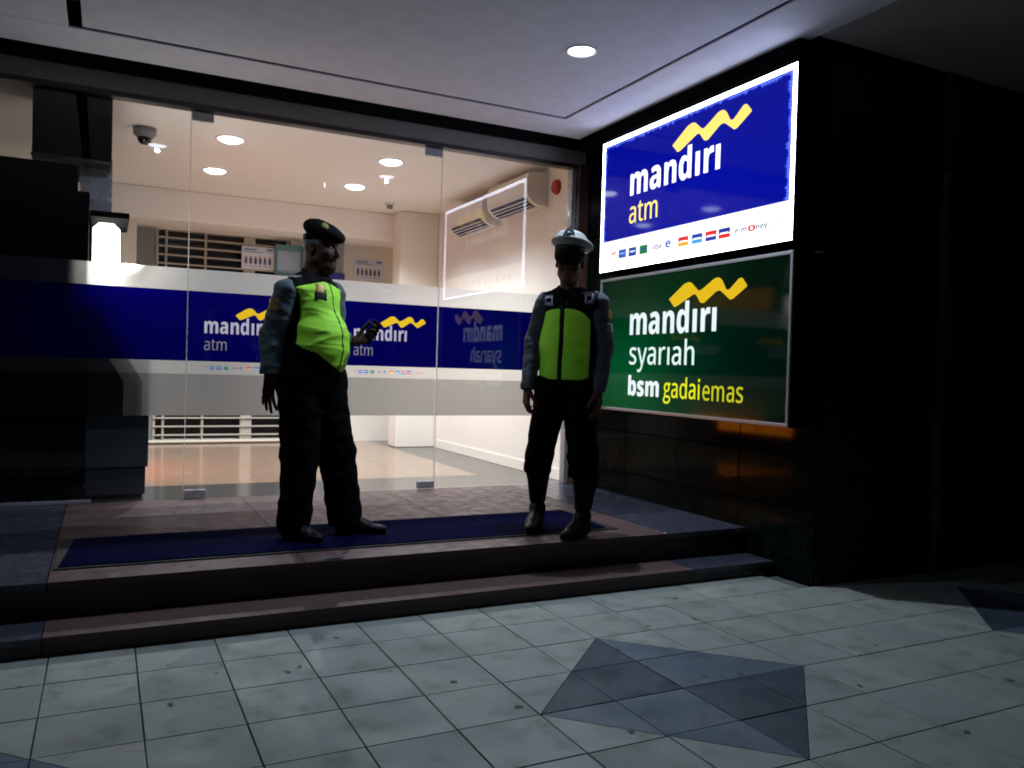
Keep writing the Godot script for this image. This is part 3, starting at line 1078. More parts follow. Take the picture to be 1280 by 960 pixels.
func dark_facade() -> void:
	var t := thing("dark_facade", "unlit black stone facade round the corner at right", "building")
	part(t, "facade_core", box(Vector3(3.96, -0.02, -6.0), Vector3(10, 3.098, CORNER_Z - 0.03), 0.0), mats["void"])
	var xs := [WALL_X + 0.022, 4.5, 5.4, 6.3, 7.2, 8.1, 9.0, 9.99]
	var ys := [0.0, 0.62, 1.85, 3.097]
	for i in xs.size() - 1:
		for j in 3:
			part(t, "stone_panel", box(Vector3(xs[i] + 0.002, ys[j] + 0.002, CORNER_Z - 0.028), Vector3(xs[i + 1] - 0.002, ys[j + 1] - 0.002, CORNER_Z - 0.001), 0.003), mats["facade black"])
	var d := thing("drain_pipe", "thin dark drain pipe running up the black facade", "pipe", Vector3(4.64, 0, CORNER_Z + 0.06))
	part(d, "pipe", tube([Vector3(0, 0.0, 0), Vector3(0, 3.08, 0)], 0.035, 16), mat("pipe", rgb(58, 44, 44), 0.4))
	for y in [0.5, 1.5, 2.5]:
		part(d, "pipe_clip", box(Vector3(-0.045, y, -0.062), Vector3(0.045, y + 0.03, 0.04), 0.003), mats["dark steel"])


func lit_face(called: String, emit: Texture2D, power: float) -> StandardMaterial3D:
	var m := StandardMaterial3D.new()
	m.resource_name = called
	m.albedo_texture = emit
	m.albedo_color = Color(0.35, 0.35, 0.35)
	m.roughness = 0.06
	m.metallic_specular = 0.27
	m.emission_enabled = true
	m.emission = Color.WHITE
	m.emission_operator = BaseMaterial3D.EMISSION_OP_MULTIPLY
	m.emission_texture = emit
	m.emission_energy_multiplier = power
	return m


func sign_upper() -> void:
	var t := thing("blue_sign", "glowing blue lightbox sign with white lettering and a bright white rim", "sign", Vector3(3.45, 1.975, -5.43), -PI / 2)
	# local axes: x along the wall towards the street, y up, z out to the left
	var W := 1.993
	var H := 0.996
	var c := Canvas.new(Vector2(W, H), 2048, 1024, Color.WHITE)
	c.rect(0.0, 0.227, W, H - 0.227, rgb(4, 12, 134))
	# the light of the diodes behind the rim licks unevenly into the blue
	for i in 70:
		var u := W * (i + 0.5) / 70.0
		var rr := rng.randf_range(0.008, 0.02)
		for q in [[rr * 1.9, rgb(34, 52, 190)], [rr * 1.3, rgb(92, 112, 232)]]:
			for e in [[Vector2(u, H - 0.03), Vector2(0.02, q[0])]] + ([[Vector2(0.03, 0.24 + (H - 0.27) * i / 70.0), Vector2(q[0], 0.014)], [Vector2(W - 0.03, 0.24 + (H - 0.27) * i / 70.0), Vector2(q[0] * 1.3, 0.014)]] if i % 2 == 0 else []):
				var pts := []
				for k in 10:
					pts.append(e[0] + Vector2(cos(TAU * k / 10.0), sin(TAU * k / 10.0)) * e[1])
				c.poly(pts, q[1])
	c.text("mandırı", 0.378, 0.528, 0.985, 0.222, "d", true, Color.WHITE, 2.0)
	c.text("atm", 0.374, 0.325, 0.345, 0.15, "t", false, rgb(250, 226, 110), 1.0)
	wave(c, 0.868, 0.733, 0.768, 0.165, rgb(255, 218, 110))
	card_marks(c, 0.16, 0.113, 1.74, 0.062)
	part(t, "sign_face", sheet(Vector3(0.004, 0.004, 0), Vector3(W - 0.004, 0.004, 0), Vector3(W - 0.004, H - 0.004, 0), Vector3(0.004, H - 0.004, 0), Vector3(0, 0, 1)), lit_face("blue sign face", c.tex(), 1.25))
	part(t, "sign_case", boxes([[Vector3(0, 0, -0.225), Vector3(W, H, -0.004)]], 0.004), mats["black paint"])
	var rim := mat("led rim", Color.WHITE, 0.4, 0.0, null, 1.0, {"emit": rgb(226, 232, 255), "power": 12.0})
	for q in [[Vector3(0.0, H - 0.03, 0.0), Vector3(W, H, 0.002)], [Vector3(0.0, 0.0, 0.0), Vector3(0.03, H - 0.0305, 0.002)], [Vector3(W - 0.03, 0.0, 0.0), Vector3(W, H - 0.0305, 0.002)]]:
		part(t, "led_edge_strip", box(q[0], q[1], 0.0005), rim)
	part(t, "led_edge_strip", box(Vector3(0.0305, 0.0, 0.0), Vector3(W - 0.0305, 0.014, 0.002), 0.0005), rim)
	var l := AreaLight3D.new()
	l.name = "light"
	l.area_size = Vector2(W, H)
	l.light_color = rgb(150, 160, 255)
	l.light_energy = 0.03
	l.shadow_enabled = true
	l.position = Vector3(W / 2, H / 2, 0.02)
	l.rotation.y = PI
	t.add_child(l)


func sign_lower() -> void:
	var t := thing("green_sign", "dim green lightbox sign with white and yellow lettering below the blue one", "sign", Vector3(3.45, 0.918, -5.40), -PI / 2)
	var W := 1.988
	var H := 0.997
	var c := Canvas.new(Vector2(W, H), 512, 256, Color.BLACK)
	# the tubes inside: the one at the left still burns, the right end is nearly out
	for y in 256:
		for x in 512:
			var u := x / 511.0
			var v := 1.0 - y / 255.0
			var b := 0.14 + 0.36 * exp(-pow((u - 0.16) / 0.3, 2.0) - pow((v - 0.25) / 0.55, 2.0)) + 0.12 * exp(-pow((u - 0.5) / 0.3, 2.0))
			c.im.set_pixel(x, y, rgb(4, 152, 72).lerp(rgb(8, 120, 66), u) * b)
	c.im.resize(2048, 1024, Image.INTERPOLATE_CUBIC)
	c.px = Vector2(2048 / W, 1024 / H)
	c.text("mandırı", 0.40, 0.562, 0.945, 0.222, "d", true, rgb(236, 246, 250), 2.0)
	c.text("syarıah", 0.405, 0.342, 0.735, 0.178, "h", false, rgb(226, 246, 238), 2.0)
	c.text("bsm", 0.403, 0.106, 0.365, 0.15, "b", true, rgb(240, 248, 250), 4.0)
	c.text("gadai", 0.822, 0.106, 0.385, 0.148, "d", false, rgb(232, 232, 30), 1.6)
	c.text("emas", 1.236, 0.106, 0.372, 0.1, "m", false, rgb(196, 196, 34), 1.4)
	wave(c, 0.854, 0.75, 0.76, 0.167, rgb(226, 186, 30))
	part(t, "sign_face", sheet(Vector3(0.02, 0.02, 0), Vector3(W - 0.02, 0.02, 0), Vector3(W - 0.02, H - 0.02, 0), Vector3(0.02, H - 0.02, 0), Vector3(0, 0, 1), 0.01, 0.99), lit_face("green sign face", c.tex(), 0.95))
	part(t, "sign_case", boxes([[Vector3(0, 0, -0.225), Vector3(W, H, -0.004)]], 0.004), mats["black paint"])
	var al := mat("sign frame", rgb(150, 152, 152), 0.45, 0.8)
	for q in [[Vector3(0, H - 0.022, -0.003), Vector3(W, H, 0.014)], [Vector3(0, 0, -0.003), Vector3(W, 0.022, 0.014)], [Vector3(0, 0.0225, -0.003), Vector3(0.022, H - 0.0225, 0.014)], [Vector3(W - 0.022, 0.0225, -0.003), Vector3(W, H - 0.0225, 0.014)]]:
		part(t, "sign_frame_bar", box(q[0], q[1], 0.003), al)


# ---------------------------------------------------------------- things inside the lobby
func poster_tex(seed_: int) -> ImageTexture:
	var c := Canvas.new(Vector2(0.38, 0.27), 256, 180, rgb(214, 220, 232))
	var r := RandomNumberGenerator.new()
	r.seed = seed_
	c.rect(0.0, 0.19, 0.38, 0.08, rgb(196, 206, 224))
	c.rect(0.02, 0.225, 0.15, 0.018, rgb(110, 120, 150))
	c.rect(0.29, 0.23, 0.07, 0.02, rgb(60, 70, 120))
	c.rect(0.02, 0.2, 0.22, 0.012, rgb(140, 150, 175))
	for i in 6:
		var x := 0.03 + i * 0.056
		c.rect(x, 0.06, 0.032, 0.07, rgb(r.randi_range(60, 110), r.randi_range(60, 90), r.randi_range(80, 120)))
		c.rect(x + 0.006, 0.13, 0.02, 0.025, rgb(150, 120, 110))
		c.rect(x, 0.03, 0.036, 0.01, rgb(130, 136, 150))
	return c.tex()


func lobby_things() -> void:
	var f := PLAT
	# window grille in the back wall
	var g := thing("window_grille", "dark window behind pale horizontal security bars in the back wall of the lobby", "window grille")
	part(g, "dark_pane", box(Vector3(0.302, 0.283, -10.36), Vector3(2.016, 2.697, -10.33), 0.0), mats["night glass"])
	part(g, "frame_stile", box(Vector3(0.302, 0.283, -10.3), Vector3(0.5, 2.697, -10.17), 0.004), mats["grey plastic"])
	for q in [[0.505, 0.535], [0.605, 0.63], [1.03, 1.055], [1.47, 1.6], [1.97, 2.0]]:
		part(g, "frame_stile", box(Vector3(q[0], 0.283, -10.27), Vector3(q[1], 2.697, -10.19), 0.004), mats["grille"])
	var y := 0.33
	while y < 2.69:
		part(g, "security_bar", box(Vector3(0.506, y, -10.188), Vector3(2.01, y + 0.018, -10.165), 0.003), mats["grille"])
		y += 0.0985
	part(g, "window_sill", box(Vector3(0.29, 0.255, -10.199), Vector3(2.03, 0.281, -10.12), 0.004), mats["white plastic"])
	# posters and boards
	var p1 := thing("poster", "pale blue notice with a row of six small figures hung on the window bars", "poster", Vector3(1.63, 2.45, -10.15))
	var p2 := thing("poster", "pale notice with a row of small figures on the cream wall right of the beret", "poster", Vector3(3.0, 2.42, -10.185))
	var k := 0
	for p in [p1, p2]:
		var m := StandardMaterial3D.new()
		m.resource_name = "printed notice"
		m.albedo_texture = poster_tex(4 + k)
		m.roughness = 0.5
		part(p, "backing_board", box(Vector3(-0.19, -0.135, -0.012), Vector3(0.19, 0.135, -0.001), 0.002), mats["white plastic"])
		part(p, "printed_sheet", sheet(Vector3(-0.186, -0.131, 0.001), Vector3(0.186, -0.131, 0.001), Vector3(0.186, 0.131, 0.001), Vector3(-0.186, 0.131, 0.001), Vector3(0, 0, 1)), m)
		k += 1
	var n := thing("framed_notice", "small notice in a teal frame half hidden behind the officer's beret", "notice", Vector3(1.985, 2.45, -10.12))
	part(n, "frame", boxes([[Vector3(-0.165, 0.12, -0.02), Vector3(0.165, 0.18, 0.03)], [Vector3(-0.165, -0.18, -0.02), Vector3(0.165, -0.15, 0.02)], [Vector3(-0.165, -0.1495, -0.02), Vector3(-0.14, 0.1195, 0.02)], [Vector3(0.14, -0.1495, -0.02), Vector3(0.165, 0.1195, 0.02)]]), mat("teal plastic", rgb(86, 130, 138), 0.4))
	part(n, "sheet_of_paper", box(Vector3(-0.1395, -0.1495, -0.02), Vector3(0.1395, 0.1195, -0.01), 0.0), mat("blue paper", rgb(168, 186, 210), 0.7))
	var b := thing("notice_board", "grey board with a dark blue strip beside the officer's face", "notice board", Vector3(2.4, 2.25, -9.9))
	part(b, "board", box(Vector3(-0.22, 0.07, -0.05), Vector3(0.2, 0.58, 0.0), 0.004), mats["grey plastic"])
	part(b, "blue_strip", box(Vector3(-0.22, -0.02, -0.05), Vector3(0.215, 0.068, 0.012), 0.004), mat("strip blue", rgb(28, 34, 110), 0.5))
	part(b, "post", box(Vector3(-0.06, -2.01, -0.055), Vector3(0.06, -0.022, -0.01), 0.004), mats["grey plastic"])
	part(b, "foot", box(Vector3(-0.25, -2.01, -0.2), Vector3(0.25, -1.98, 0.14), 0.004), mats["grey plastic"])
	# air conditioners on the right wall
	k = 0
	for q in [[-6.58, 2.70, 0.86], [-7.56, 2.66, 0.9]]:
		var a := thing("air_conditioner", ["cream wall air conditioner nearest the glass, beside the red bell", "cream wall air conditioner further back in the lobby, behind the other"][k], "air conditioner", Vector3(3.598, q[1], q[0]), 0.0, "air conditioners on the lobby wall")
		var prof := PackedVector2Array([Vector2(0, 0.0), Vector2(-0.1, 0.0), Vector2(-0.165, 0.03), Vector2(-0.205, 0.075), Vector2(-0.218, 0.14), Vector2(-0.214, 0.25), Vector2(-0.2, 0.285), Vector2(-0.17, 0.298), Vector2(0, 0.3)])
		part(a, "casing", extrude(prof, -q[2], 0.0), mats["white plastic"])
		part(a, "air_outlet", extrude(PackedVector2Array([Vector2(-0.1, -0.001), Vector2(-0.168, 0.03), Vector2(-0.206, 0.074), Vector2(-0.209, 0.07), Vector2(-0.172, 0.024), Vector2(-0.1, -0.008)]), -q[2] + 0.06, -0.06), mats["night glass"])
		for s in 3:
			part(a, "louvre", extrude(PackedVector2Array([Vector2(-0.13 - s * 0.03, 0.0 + s * 0.018), Vector2(-0.15 - s * 0.03, -0.004 + s * 0.02), Vector2(-0.15 - s * 0.03, -0.0 + s * 0.02), Vector2(-0.13 - s * 0.03, 0.005 + s * 0.018)]), -q[2] + 0.065, -0.065), mats["white plastic"])
		part(a, "front_panel", extrude(PackedVector2Array([Vector2(-0.217, 0.1), Vector2(-0.2205, 0.14), Vector2(-0.2175, 0.245), Vector2(-0.2145, 0.245), Vector2(-0.2165, 0.14), Vector2(-0.2145, 0.1)]), -q[2] + 0.012, -0.012), mats["white plastic"])
		k += 1
	var bell := thing("alarm_bell", "red round alarm bell on the cream wall beside the window frame", "alarm bell", Vector3(3.599, 2.843, -6.41))
	var dome := part(bell, "gong", lathe([Vector2(0, 0.05), Vector2(0.03, 0.048), Vector2(0.055, 0.036), Vector2(0.066, 0.014), Vector2(0.068, 0.0)], 32), mat("bell red", rgb(176, 40, 34), 0.35))
	dome.rotation.z = PI / 2
	var bb := part(bell, "back_plate", lathe([Vector2(0, 0.006), Vector2(0.05, 0.006), Vector2(0.05, 0.0)], 24), mat("bell plate", rgb(120, 34, 30), 0.5))
	bb.rotation.z = PI / 2
	# ceiling devices
	var cam := thing("dome_camera", "small dark dome camera under the lobby ceiling at upper left", "security camera", Vector3(0.26, LOBBY_CEIL - 0.001, -7.22))
	part(cam, "housing", lathe([Vector2(0.055, 0.0), Vector2(0.088, -0.008), Vector2(0.085, -0.05), Vector2(0.062, -0.075), Vector2(0.05, -0.078)], 28), mats["grey plastic"])
	part(cam, "dome", lathe([Vector2(0.055, -0.077), Vector2(0.05, -0.105), Vector2(0.032, -0.126), Vector2(0, -0.133)], 28), mats["night glass"])
	var sd := thing("smoke_detector", "small white smoke detector on the lobby ceiling beyond the downlights", "smoke detector", Vector3(2.87, LOBBY_CEIL - 0.001, -8.98))
	part(sd, "base_plate", lathe([Vector2(0.0, 0.0), Vector2(0.06, -0.001), Vector2(0.06, -0.018), Vector2(0.045, -0.024)], 24), mats["white plastic"])
	part(sd, "sensor", lathe([Vector2(0.036, -0.02), Vector2(0.032, -0.06), Vector2(0, -0.066)], 24), mats["grey plastic"])
	# the cash machine seen from its side, the black screen wall and the bulkhead at left
	var kk := thing("cash_machine", "dark teal cash machine seen side on behind the glass, glowing white on top", "cash machine")
	part(kk, "cabinet", extrude(PackedVector2Array([Vector2(-0.1, 0.46), Vector2(0.285, 0.46), Vector2(0.285, 1.2), Vector2(0.15, 1.42), Vector2(0.02, 1.66), Vector2(-0.1, 1.68)]), -6.95, -6.17), mats["kiosk grey"])
	part(kk, "plinth", box(Vector3(-0.1, f + 0.03, -6.93), Vector3(0.27, 0.458, -6.18), 0.004), mats["kiosk grey"])
	part(kk, "toe_board", box(Vector3(-0.09, f + 0.001, -6.9), Vector3(0.25, f + 0.029, -6.2), 0.0), mats["black paint"])
	part(kk, "light_panel", box(Vector3(-0.085, 1.70, -6.9), Vector3(0.085, 2.13, -6.26), 0.04), mat("light panel", Color.WHITE, 0.5, 0.0, null, 1.0, {"emit": rgb(255, 252, 240), "power": 3.0}))
	part(kk, "shelf", box(Vector3(-0.1, 2.16, -6.92), Vector3(0.14, 2.2, -6.24), 0.004), mats["black paint"])
	part(kk, "hood", extrude(PackedVector2Array([Vector2(-0.1, 2.203), Vector2(0.03, 2.203), Vector2(0.03, 2.48), Vector2(-0.02, 2.52), Vector2(-0.17, 2.56), Vector2(-0.17, 2.4), Vector2(-0.12, 2.3)]), -6.95, -6.36), mats["steel"])
	var pl := OmniLight3D.new()
	pl.name = "light"
	pl.light_color = rgb(255, 252, 240)
	pl.light_energy = 0.3
	pl.light_size = 0.05
	pl.omni_range = 10.0
	pl.omni_attenuation = 2.0
	pl.shadow_enabled = true
	pl.position = Vector3(0.14, 1.9, -6.3)
	kk.add_child(pl)
	var k2 := thing("cash_machine", "row of cash machines behind the first, with low orange glowing fronts lighting the floor", "cash machine")
	part(k2, "cabinet", box(Vector3(-0.6, f + 0.001, -8.6), Vector3(-0.012, 1.9, -7.05), 0.01), mats["kiosk grey"])
	part(k2, "header_box", box(Vector3(-0.6, 1.903, -8.6), Vector3(0.02, 2.3, -7.05), 0.01), mats["black paint"])
	var orange := rgb(255, 138, 30)
	for z in [-7.8, -8.55]:
		part(k2, "orange_light_panel", box(Vector3(-0.011, 0.5, z), Vector3(-0.002, 0.68, z + 0.68), 0.003), mat("orange panel light", Color(0.3, 0.2, 0.1), 0.4, 0.0, null, 1.0, {"emit": orange, "power": 6.0}))
		part(k2, "orange_light_panel", box(Vector3(0.021, 1.98, z), Vector3(0.03, 2.24, z + 0.68), 0.003), mat("orange header light", Color(0.3, 0.2, 0.1), 0.4, 0.0, null, 1.0, {"emit": orange, "power": 1.1}))
		part(k2, "screen", box(Vector3(-0.011, 1.25, z + 0.16), Vector3(-0.003, 1.55, z + 0.52), 0.002), mats["night glass"])
		part(k2, "keypad_shelf", box(Vector3(-0.011, 1.08, z + 0.12), Vector3(0.14, 1.14, z + 0.56), 0.01), mats["grey plastic"])
	var ol := AreaLight3D.new()
	ol.name = "light"
	ol.area_size = Vector2(1.4, 0.18)
	ol.light_color = orange
	ol.light_energy = 1.0
	ol.shadow_enabled = true
	ol.position = Vector3(0.004, 0.57, -7.83)
	ol.rotation.y = -PI / 2
	k2.add_child(ol)
	var sw := thing("black_partition", "black partition wall close behind the glass at the left edge", "partition")
	part(sw, "panel", box(Vector3(-1.55, f, -6.26), Vector3(-0.104, 2.3, -6.14), 0.004), mats["black paint"])
	part(sw, "lower_panel", box(Vector3(-1.55, f, -6.139), Vector3(-0.11, 0.81, -6.12), 0.002), mats["black paint"])
	part(sw, "top_rail", box(Vector3(-1.55, 2.302, -6.26), Vector3(-0.175, 2.47, -6.14), 0.004), mats["black paint"])
	var bh := thing("black_bulkhead", "black box hanging from the lobby ceiling above the cash machine", "bulkhead")
	part(bh, "box_body", box(Vector3(-0.44, 2.52, -6.9), Vector3(0.024, 3.048, -6.15), 0.004), mats["black paint"])
	part(bh, "bottom_trim", box(Vector3(-0.446, 2.505, -6.906), Vector3(0.03, 2.519, -6.144), 0.002), mats["dark steel"])


func small_things() -> void:
	var m := thing("door_mat", "long dark blue door mat on the pink platform under the officers", "mat")
	var edge := PackedVector2Array()
	for i in 60:       # a trodden mat: its edges wander a little
		edge.append(Vector2(lerpf(-0.168, 2.818, i / 60.0), 4.203 + 0.004 * sin(i * 0.7) + rng.randf_range(-0.0015, 0.0015)))
	for i in 60:
		edge.append(Vector2(lerpf(2.818, -0.168, i / 60.0), 4.837 + 0.004 * sin(i * 0.5 + 1.0) + rng.randf_range(-0.0015, 0.0015)))
	part(m, "carpet", extrude(edge, 0.008, 0.013), mats["mat blue"], Vector3(0, PLAT, 0), Vector3(-PI / 2, 0, 0))
	part(m, "rubber_backing", box(Vector3(-0.19, PLAT + 0.001, -4.86), Vector3(2.84, PLAT + 0.0075, -4.18), 0.002), mats["rubber"])
	var p := thing("paper_scrap", "small crumpled dark scrap lying on the platform edge in front of the left officer", "litter", Vector3(1.02, PLAT + 0.001, -3.99))
	var v := PackedVector3Array()
	var q := [Vector3(-0.06, 0.002, -0.01), Vector3(-0.01, 0.016, -0.03), Vector3(0.045, 0.003, -0.02), Vector3(0.065, 0.001, 0.016), Vector3(0.0, 0.012, 0.014), Vector3(-0.05, 0.001, 0.02)]
	for i in q.size():
		tri_to(v, Vector3(0.0, 0.02, -0.004), q[i], q[(i + 1) % q.size()], Vector3.UP)
	part(p, "sheet", tri_mesh(v), mat("scrap", rgb(96, 92, 84), 0.8))


# ---------------------------------------------------------------- the two officers
func shoe(parent: Node3D, heel: Vector3, toe: Vector3, ankle: Vector3, ankle_r: float, m: Material, called := "shoe") -> void:
	var lo := heel.min(toe).min(ankle) - Vector3(0.08, 0.07, 0.08)
	var hi := heel.max(toe).max(ankle) + Vector3(0.08, 0.03, 0.08)
	lo.y = -0.02
	var f := Field.new(lo, hi, 0.007)
	var mid := heel.lerp(toe, 0.55)
	f.cone(heel, mid, 0.04, 0.046, 0.02, Vector3.UP, 0.95)
	f.cone(mid, toe, 0.046, 0.036, 0.02, Vector3.UP, 0.8)
	f.cone(ankle, heel + Vector3(0, 0.01, 0), ankle_r, 0.036, 0.03)
	f.cone(ankle, mid + Vector3(0, 0.015, 0), ankle_r * 0.8, 0.034, 0.04)
	f.each(func(q: Vector3, v: float) -> float: return maxf(v, 0.013 - q.y))
	part(parent, called, f.mesh(), m)
	var s := Field.new(Vector3(lo.x, -0.02, lo.z), Vector3(hi.x, 0.06, hi.z), 0.007)
	s.cone(heel, mid, 0.044, 0.051, 0.02, Vector3.UP, 0.95)
	s.cone(mid, toe, 0.051, 0.04, 0.02, Vector3.UP, 0.85)
	s.each(func(q: Vector3, v: float) -> float: return maxf(maxf(v, q.y - 0.016), 0.001 - q.y))
	part(parent.get_child(parent.get_child_count() - 1), "sole", s.mesh(), mats["rubber"])


func cloth(parent: Node3D, called: String, list: Array, lo: Vector3, hi: Vector3, cell: float, grow: float, m: Material, keep: Callable, fold_seed := 0, fold := 0.004, squash := Vector3(1, 1, 1), k := 0.03) -> MeshInstance3D:
	var f := Field.new(lo, hi, cell)
	limbs(f, list, grow, k)
	if fold_seed:
		folds(f, fold_seed, fold, 3.5, squash)
	f.each(func(q: Vector3, v: float) -> float: return maxf(v, keep.call(q)))
	return part(parent, called, f.mesh(), m)


func officer_front() -> void:
	var t := thing("person", "officer in white peaked cap and neon fronted black vest, facing the street beside the signs", "person", Vector3(2.36, PLAT, -4.25), deg_to_rad(-29.04), "officers standing on the entrance platform")
	var V := func(x: float, y: float, z: float) -> Vector3: return Vector3(x, y, z)
	var fw := Vector3(-0.34, 0, 0.94).normalized()
	var sd := Vector3(0.94, 0, 0.34).normalized()
	var torso := [
		[Vector3(0.103, 0.95, 0), Vector3(0.112, 1.12, 0.0), 0.162, 0.164, fw, 0.72],
		[Vector3(0.112, 1.12, 0.0), Vector3(0.122, 1.27, 0), 0.164, 0.158, fw, 0.72],
		[Vector3(-0.005, 1.365, -0.05), Vector3(0.258, 1.365, 0.05), 0.066, 0.066],
		[Vector3(0.06, 1.40, -0.03), Vector3(0.17, 1.40, 0.02), 0.062, 0.062],
	]
	var arm_l := [[Vector3(-0.028, 1.365, -0.055), Vector3(-0.088, 1.12, -0.06), 0.063, 0.056], [Vector3(-0.088, 1.12, -0.06), Vector3(-0.12, 0.85, 0.03), 0.055, 0.039]]
	var arm_r := [[Vector3(0.282, 1.365, 0.05), Vector3(0.318, 1.12, 0.03), 0.063, 0.056], [Vector3(0.318, 1.12, 0.03), Vector3(0.30, 0.85, 0.09), 0.055, 0.039]]
	var legs := [
		[Vector3(0.03, 0.86, -0.02), Vector3(0.185, 0.86, 0.02), 0.11, 0.11],
		[Vector3(0.03, 0.84, -0.02), Vector3(-0.04, 0.47, -0.02), 0.103, 0.078],
		[Vector3(-0.04, 0.47, -0.02), Vector3(-0.045, 0.38, -0.04), 0.078, 0.084],
		[Vector3(0.185, 0.84, 0.02), Vector3(0.215, 0.47, 0.085), 0.106, 0.084],
		[Vector3(0.215, 0.47, 0.085), Vector3(0.222, 0.37, 0.09), 0.084, 0.09],
	]
	var shins := [[Vector3(-0.047, 0.40, -0.04), Vector3(-0.044, 0.17, -0.10), 0.05, 0.04], [Vector3(0.225, 0.37, 0.09), Vector3(0.222, 0.16, 0.11), 0.05, 0.04]]
	# skin: the whole figure, a finer grid for head and hands
	var hc := Vector3(0.108, 1.605, 0.02)
	var hb := Basis(Vector3.UP, -0.12) * Basis(Vector3.BACK, -0.05) * Basis(Vector3.RIGHT, 0.08)
	var fb := Field.new(Vector3(-0.3, 0.1, -0.3), Vector3(0.5, 1.5, 0.35), 0.016)
	limbs(fb, torso, -0.022)
	limbs(fb, arm_l, -0.014)
	limbs(fb, arm_r, -0.014)
	limbs(fb, legs, -0.022)
	limbs(fb, shins)
	fb.cone(Vector3(0.11, 1.38, -0.005), hc + Vector3(0, -0.07, -0.03), 0.06, 0.052, 0.03)
	var fh := Field.new(hc - Vector3(0.13, 0.24, 0.15), hc + Vector3(0.13, 0.15, 0.15), 0.005)
	head(fh, hc, hb)
	fh.cone(Vector3(0.11, 1.36, -0.005), hc + Vector3(0, -0.06, -0.03), 0.058, 0.052, 0.03)
	var w1 := Vector3(-0.122, 0.852, 0.03)
	var f1 := Field.new(w1 - Vector3(0.1, 0.22, 0.1), w1 + Vector3(0.12, 0.04, 0.1), 0.004)
	f1.cone(w1 + Vector3(0, 0.03, 0), w1, 0.026, 0.024)
	hand(f1, w1, Vector3(-0.04, -1, 0.06).normalized(), Vector3(0.9, 0, -0.43).normalized(), Vector3(0.43, 0.03, 0.9).normalized(), [1.5, 1.6, 1.7, 1.7], 0.1, 0.5)
	var w2 := Vector3(0.296, 0.852, 0.09)
	var f2 := Field.new(w2 - Vector3(0.12, 0.22, 0.1), w2 + Vector3(0.1, 0.04, 0.1), 0.004)
	f2.cone(w2 + Vector3(0, 0.03, 0), w2, 0.026, 0.024)
	hand(f2, w2, Vector3(-0.02, -1, 0.05).normalized(), Vector3(-0.85, 0, 0.5).normalized(), Vector3(-0.5, 0.03, 0.85).normalized(), [0.9, 1.0, 1.1, 1.2], 0.1, 0.5)
	part(t, "body", Field.joined([fb, fh, f1, f2]), mats["skin"])
	eyes(t, hc, hb)
	# hair under the cap
	var fa := Field.new(hc - Vector3(0.12, 0.1, 0.14), hc + Vector3(0.12, 0.15, 0.12), 0.006)
	fa.ell(hc + hb * Vector3(0, 0.03, -0.014), Vector3(0.078, 0.096, 0.098), hb, 0.02)
	fa.each(func(q: Vector3, v: float) -> float:
		var l := hb.transposed() * (q - hc)
		return maxf(v, maxf(l.z - 0.045 - l.y * 0.3, -0.055 - l.y + maxf(l.z, 0.0) * 1.2)))
	part(t, "hair", fa.mesh(), mats["hair"])
	# trousers, boots
	cloth(t, "trousers", legs, Vector3(-0.2, 0.3, -0.22), Vector3(0.42, 1.0, 0.3), 0.01, 0.0, mats["trouser cloth"], func(q: Vector3) -> float: return maxf(q.y - 0.96, 0.345 - q.y), 5, 0.007, Vector3(1.3, 2.2, 1.3))
	for q in [[Vector3(-0.047, 0.40, -0.04), Vector3(-0.043, 0.19, -0.095), Vector3(-0.045, 0.045, -0.12), Vector3(-0.08, 0.034, 0.09)], [Vector3(0.232, 0.36, 0.09), Vector3(0.222, 0.18, 0.11), Vector3(0.232, 0.045, 0.08), Vector3(0.125, 0.034, 0.26)]]:
		cloth(t, "gaiter", [[q[0], q[1], 0.078, 0.05]], q[1] - Vector3(0.14, 0.12, 0.14), q[0] + Vector3(0.14, 0.1, 0.14), 0.009, 0.0, mats["leather"], func(p: Vector3) -> float: return maxf(p.y - q[0].y - 0.035, q[1].y - 0.05 - p.y), 9, 0.003)
		shoe(t, q[2], q[3], q[1] + Vector3(0, -0.06, 0.0), 0.046, mats["leather"], "boot")
	# jacket, neon fronts, zip
	var tlo := Vector3(-0.16, 0.85, -0.24)
	var thi := Vector3(0.4, 1.5, 0.26)
	var zx := func(y: float) -> float: return 0.064 + (y - 0.915) * 0.022
	cloth(t, "jacket", torso, tlo, thi, 0.009, 0.0, mats["black cloth"], func(q: Vector3) -> float:
		var cut := maxf(0.895 - q.y, q.y - 1.455)
		if q.y > 1.345 and q.dot(fw) > 0.0 and absf(q.x - 0.09) < (q.y - 1.345) * 0.42:
			cut = maxf(cut, q.dot(fw) - 0.032)
		return cut, 7, 0.005, Vector3(1, 1.4, 1))
	for s in [0, 1]:
		cloth(t, "neon_front", torso, tlo, thi, 0.007, 0.005, mats["neon"], func(q: Vector3) -> float:
			var z0: float = zx.call(q.y)
			var top := 1.325 - pow(absf(q.x - 0.075) / 0.155, 3.0) * 0.06
			var side := maxf(-0.058 - (1.3 - q.y) * 0.02 - q.x, q.x - z0 + 0.011) if s == 0 else maxf(z0 + 0.011 - q.x, q.x - 0.236)
			return maxf(maxf(maxf(0.91 - q.y, q.y - top), side), 0.0 - q.dot(fw)), 7, 0.006, Vector3(1, 1.4, 1))
	cloth(t, "zip", torso, tlo, thi, 0.006, 0.006, mats["cap black"], func(q: Vector3) -> float: return maxf(maxf(0.9 - q.y, q.y - 1.34), maxf(absf(q.x - zx.call(q.y)) - 0.009, -q.dot(fw))), 7, 0.005, Vector3(1, 1.4, 1))
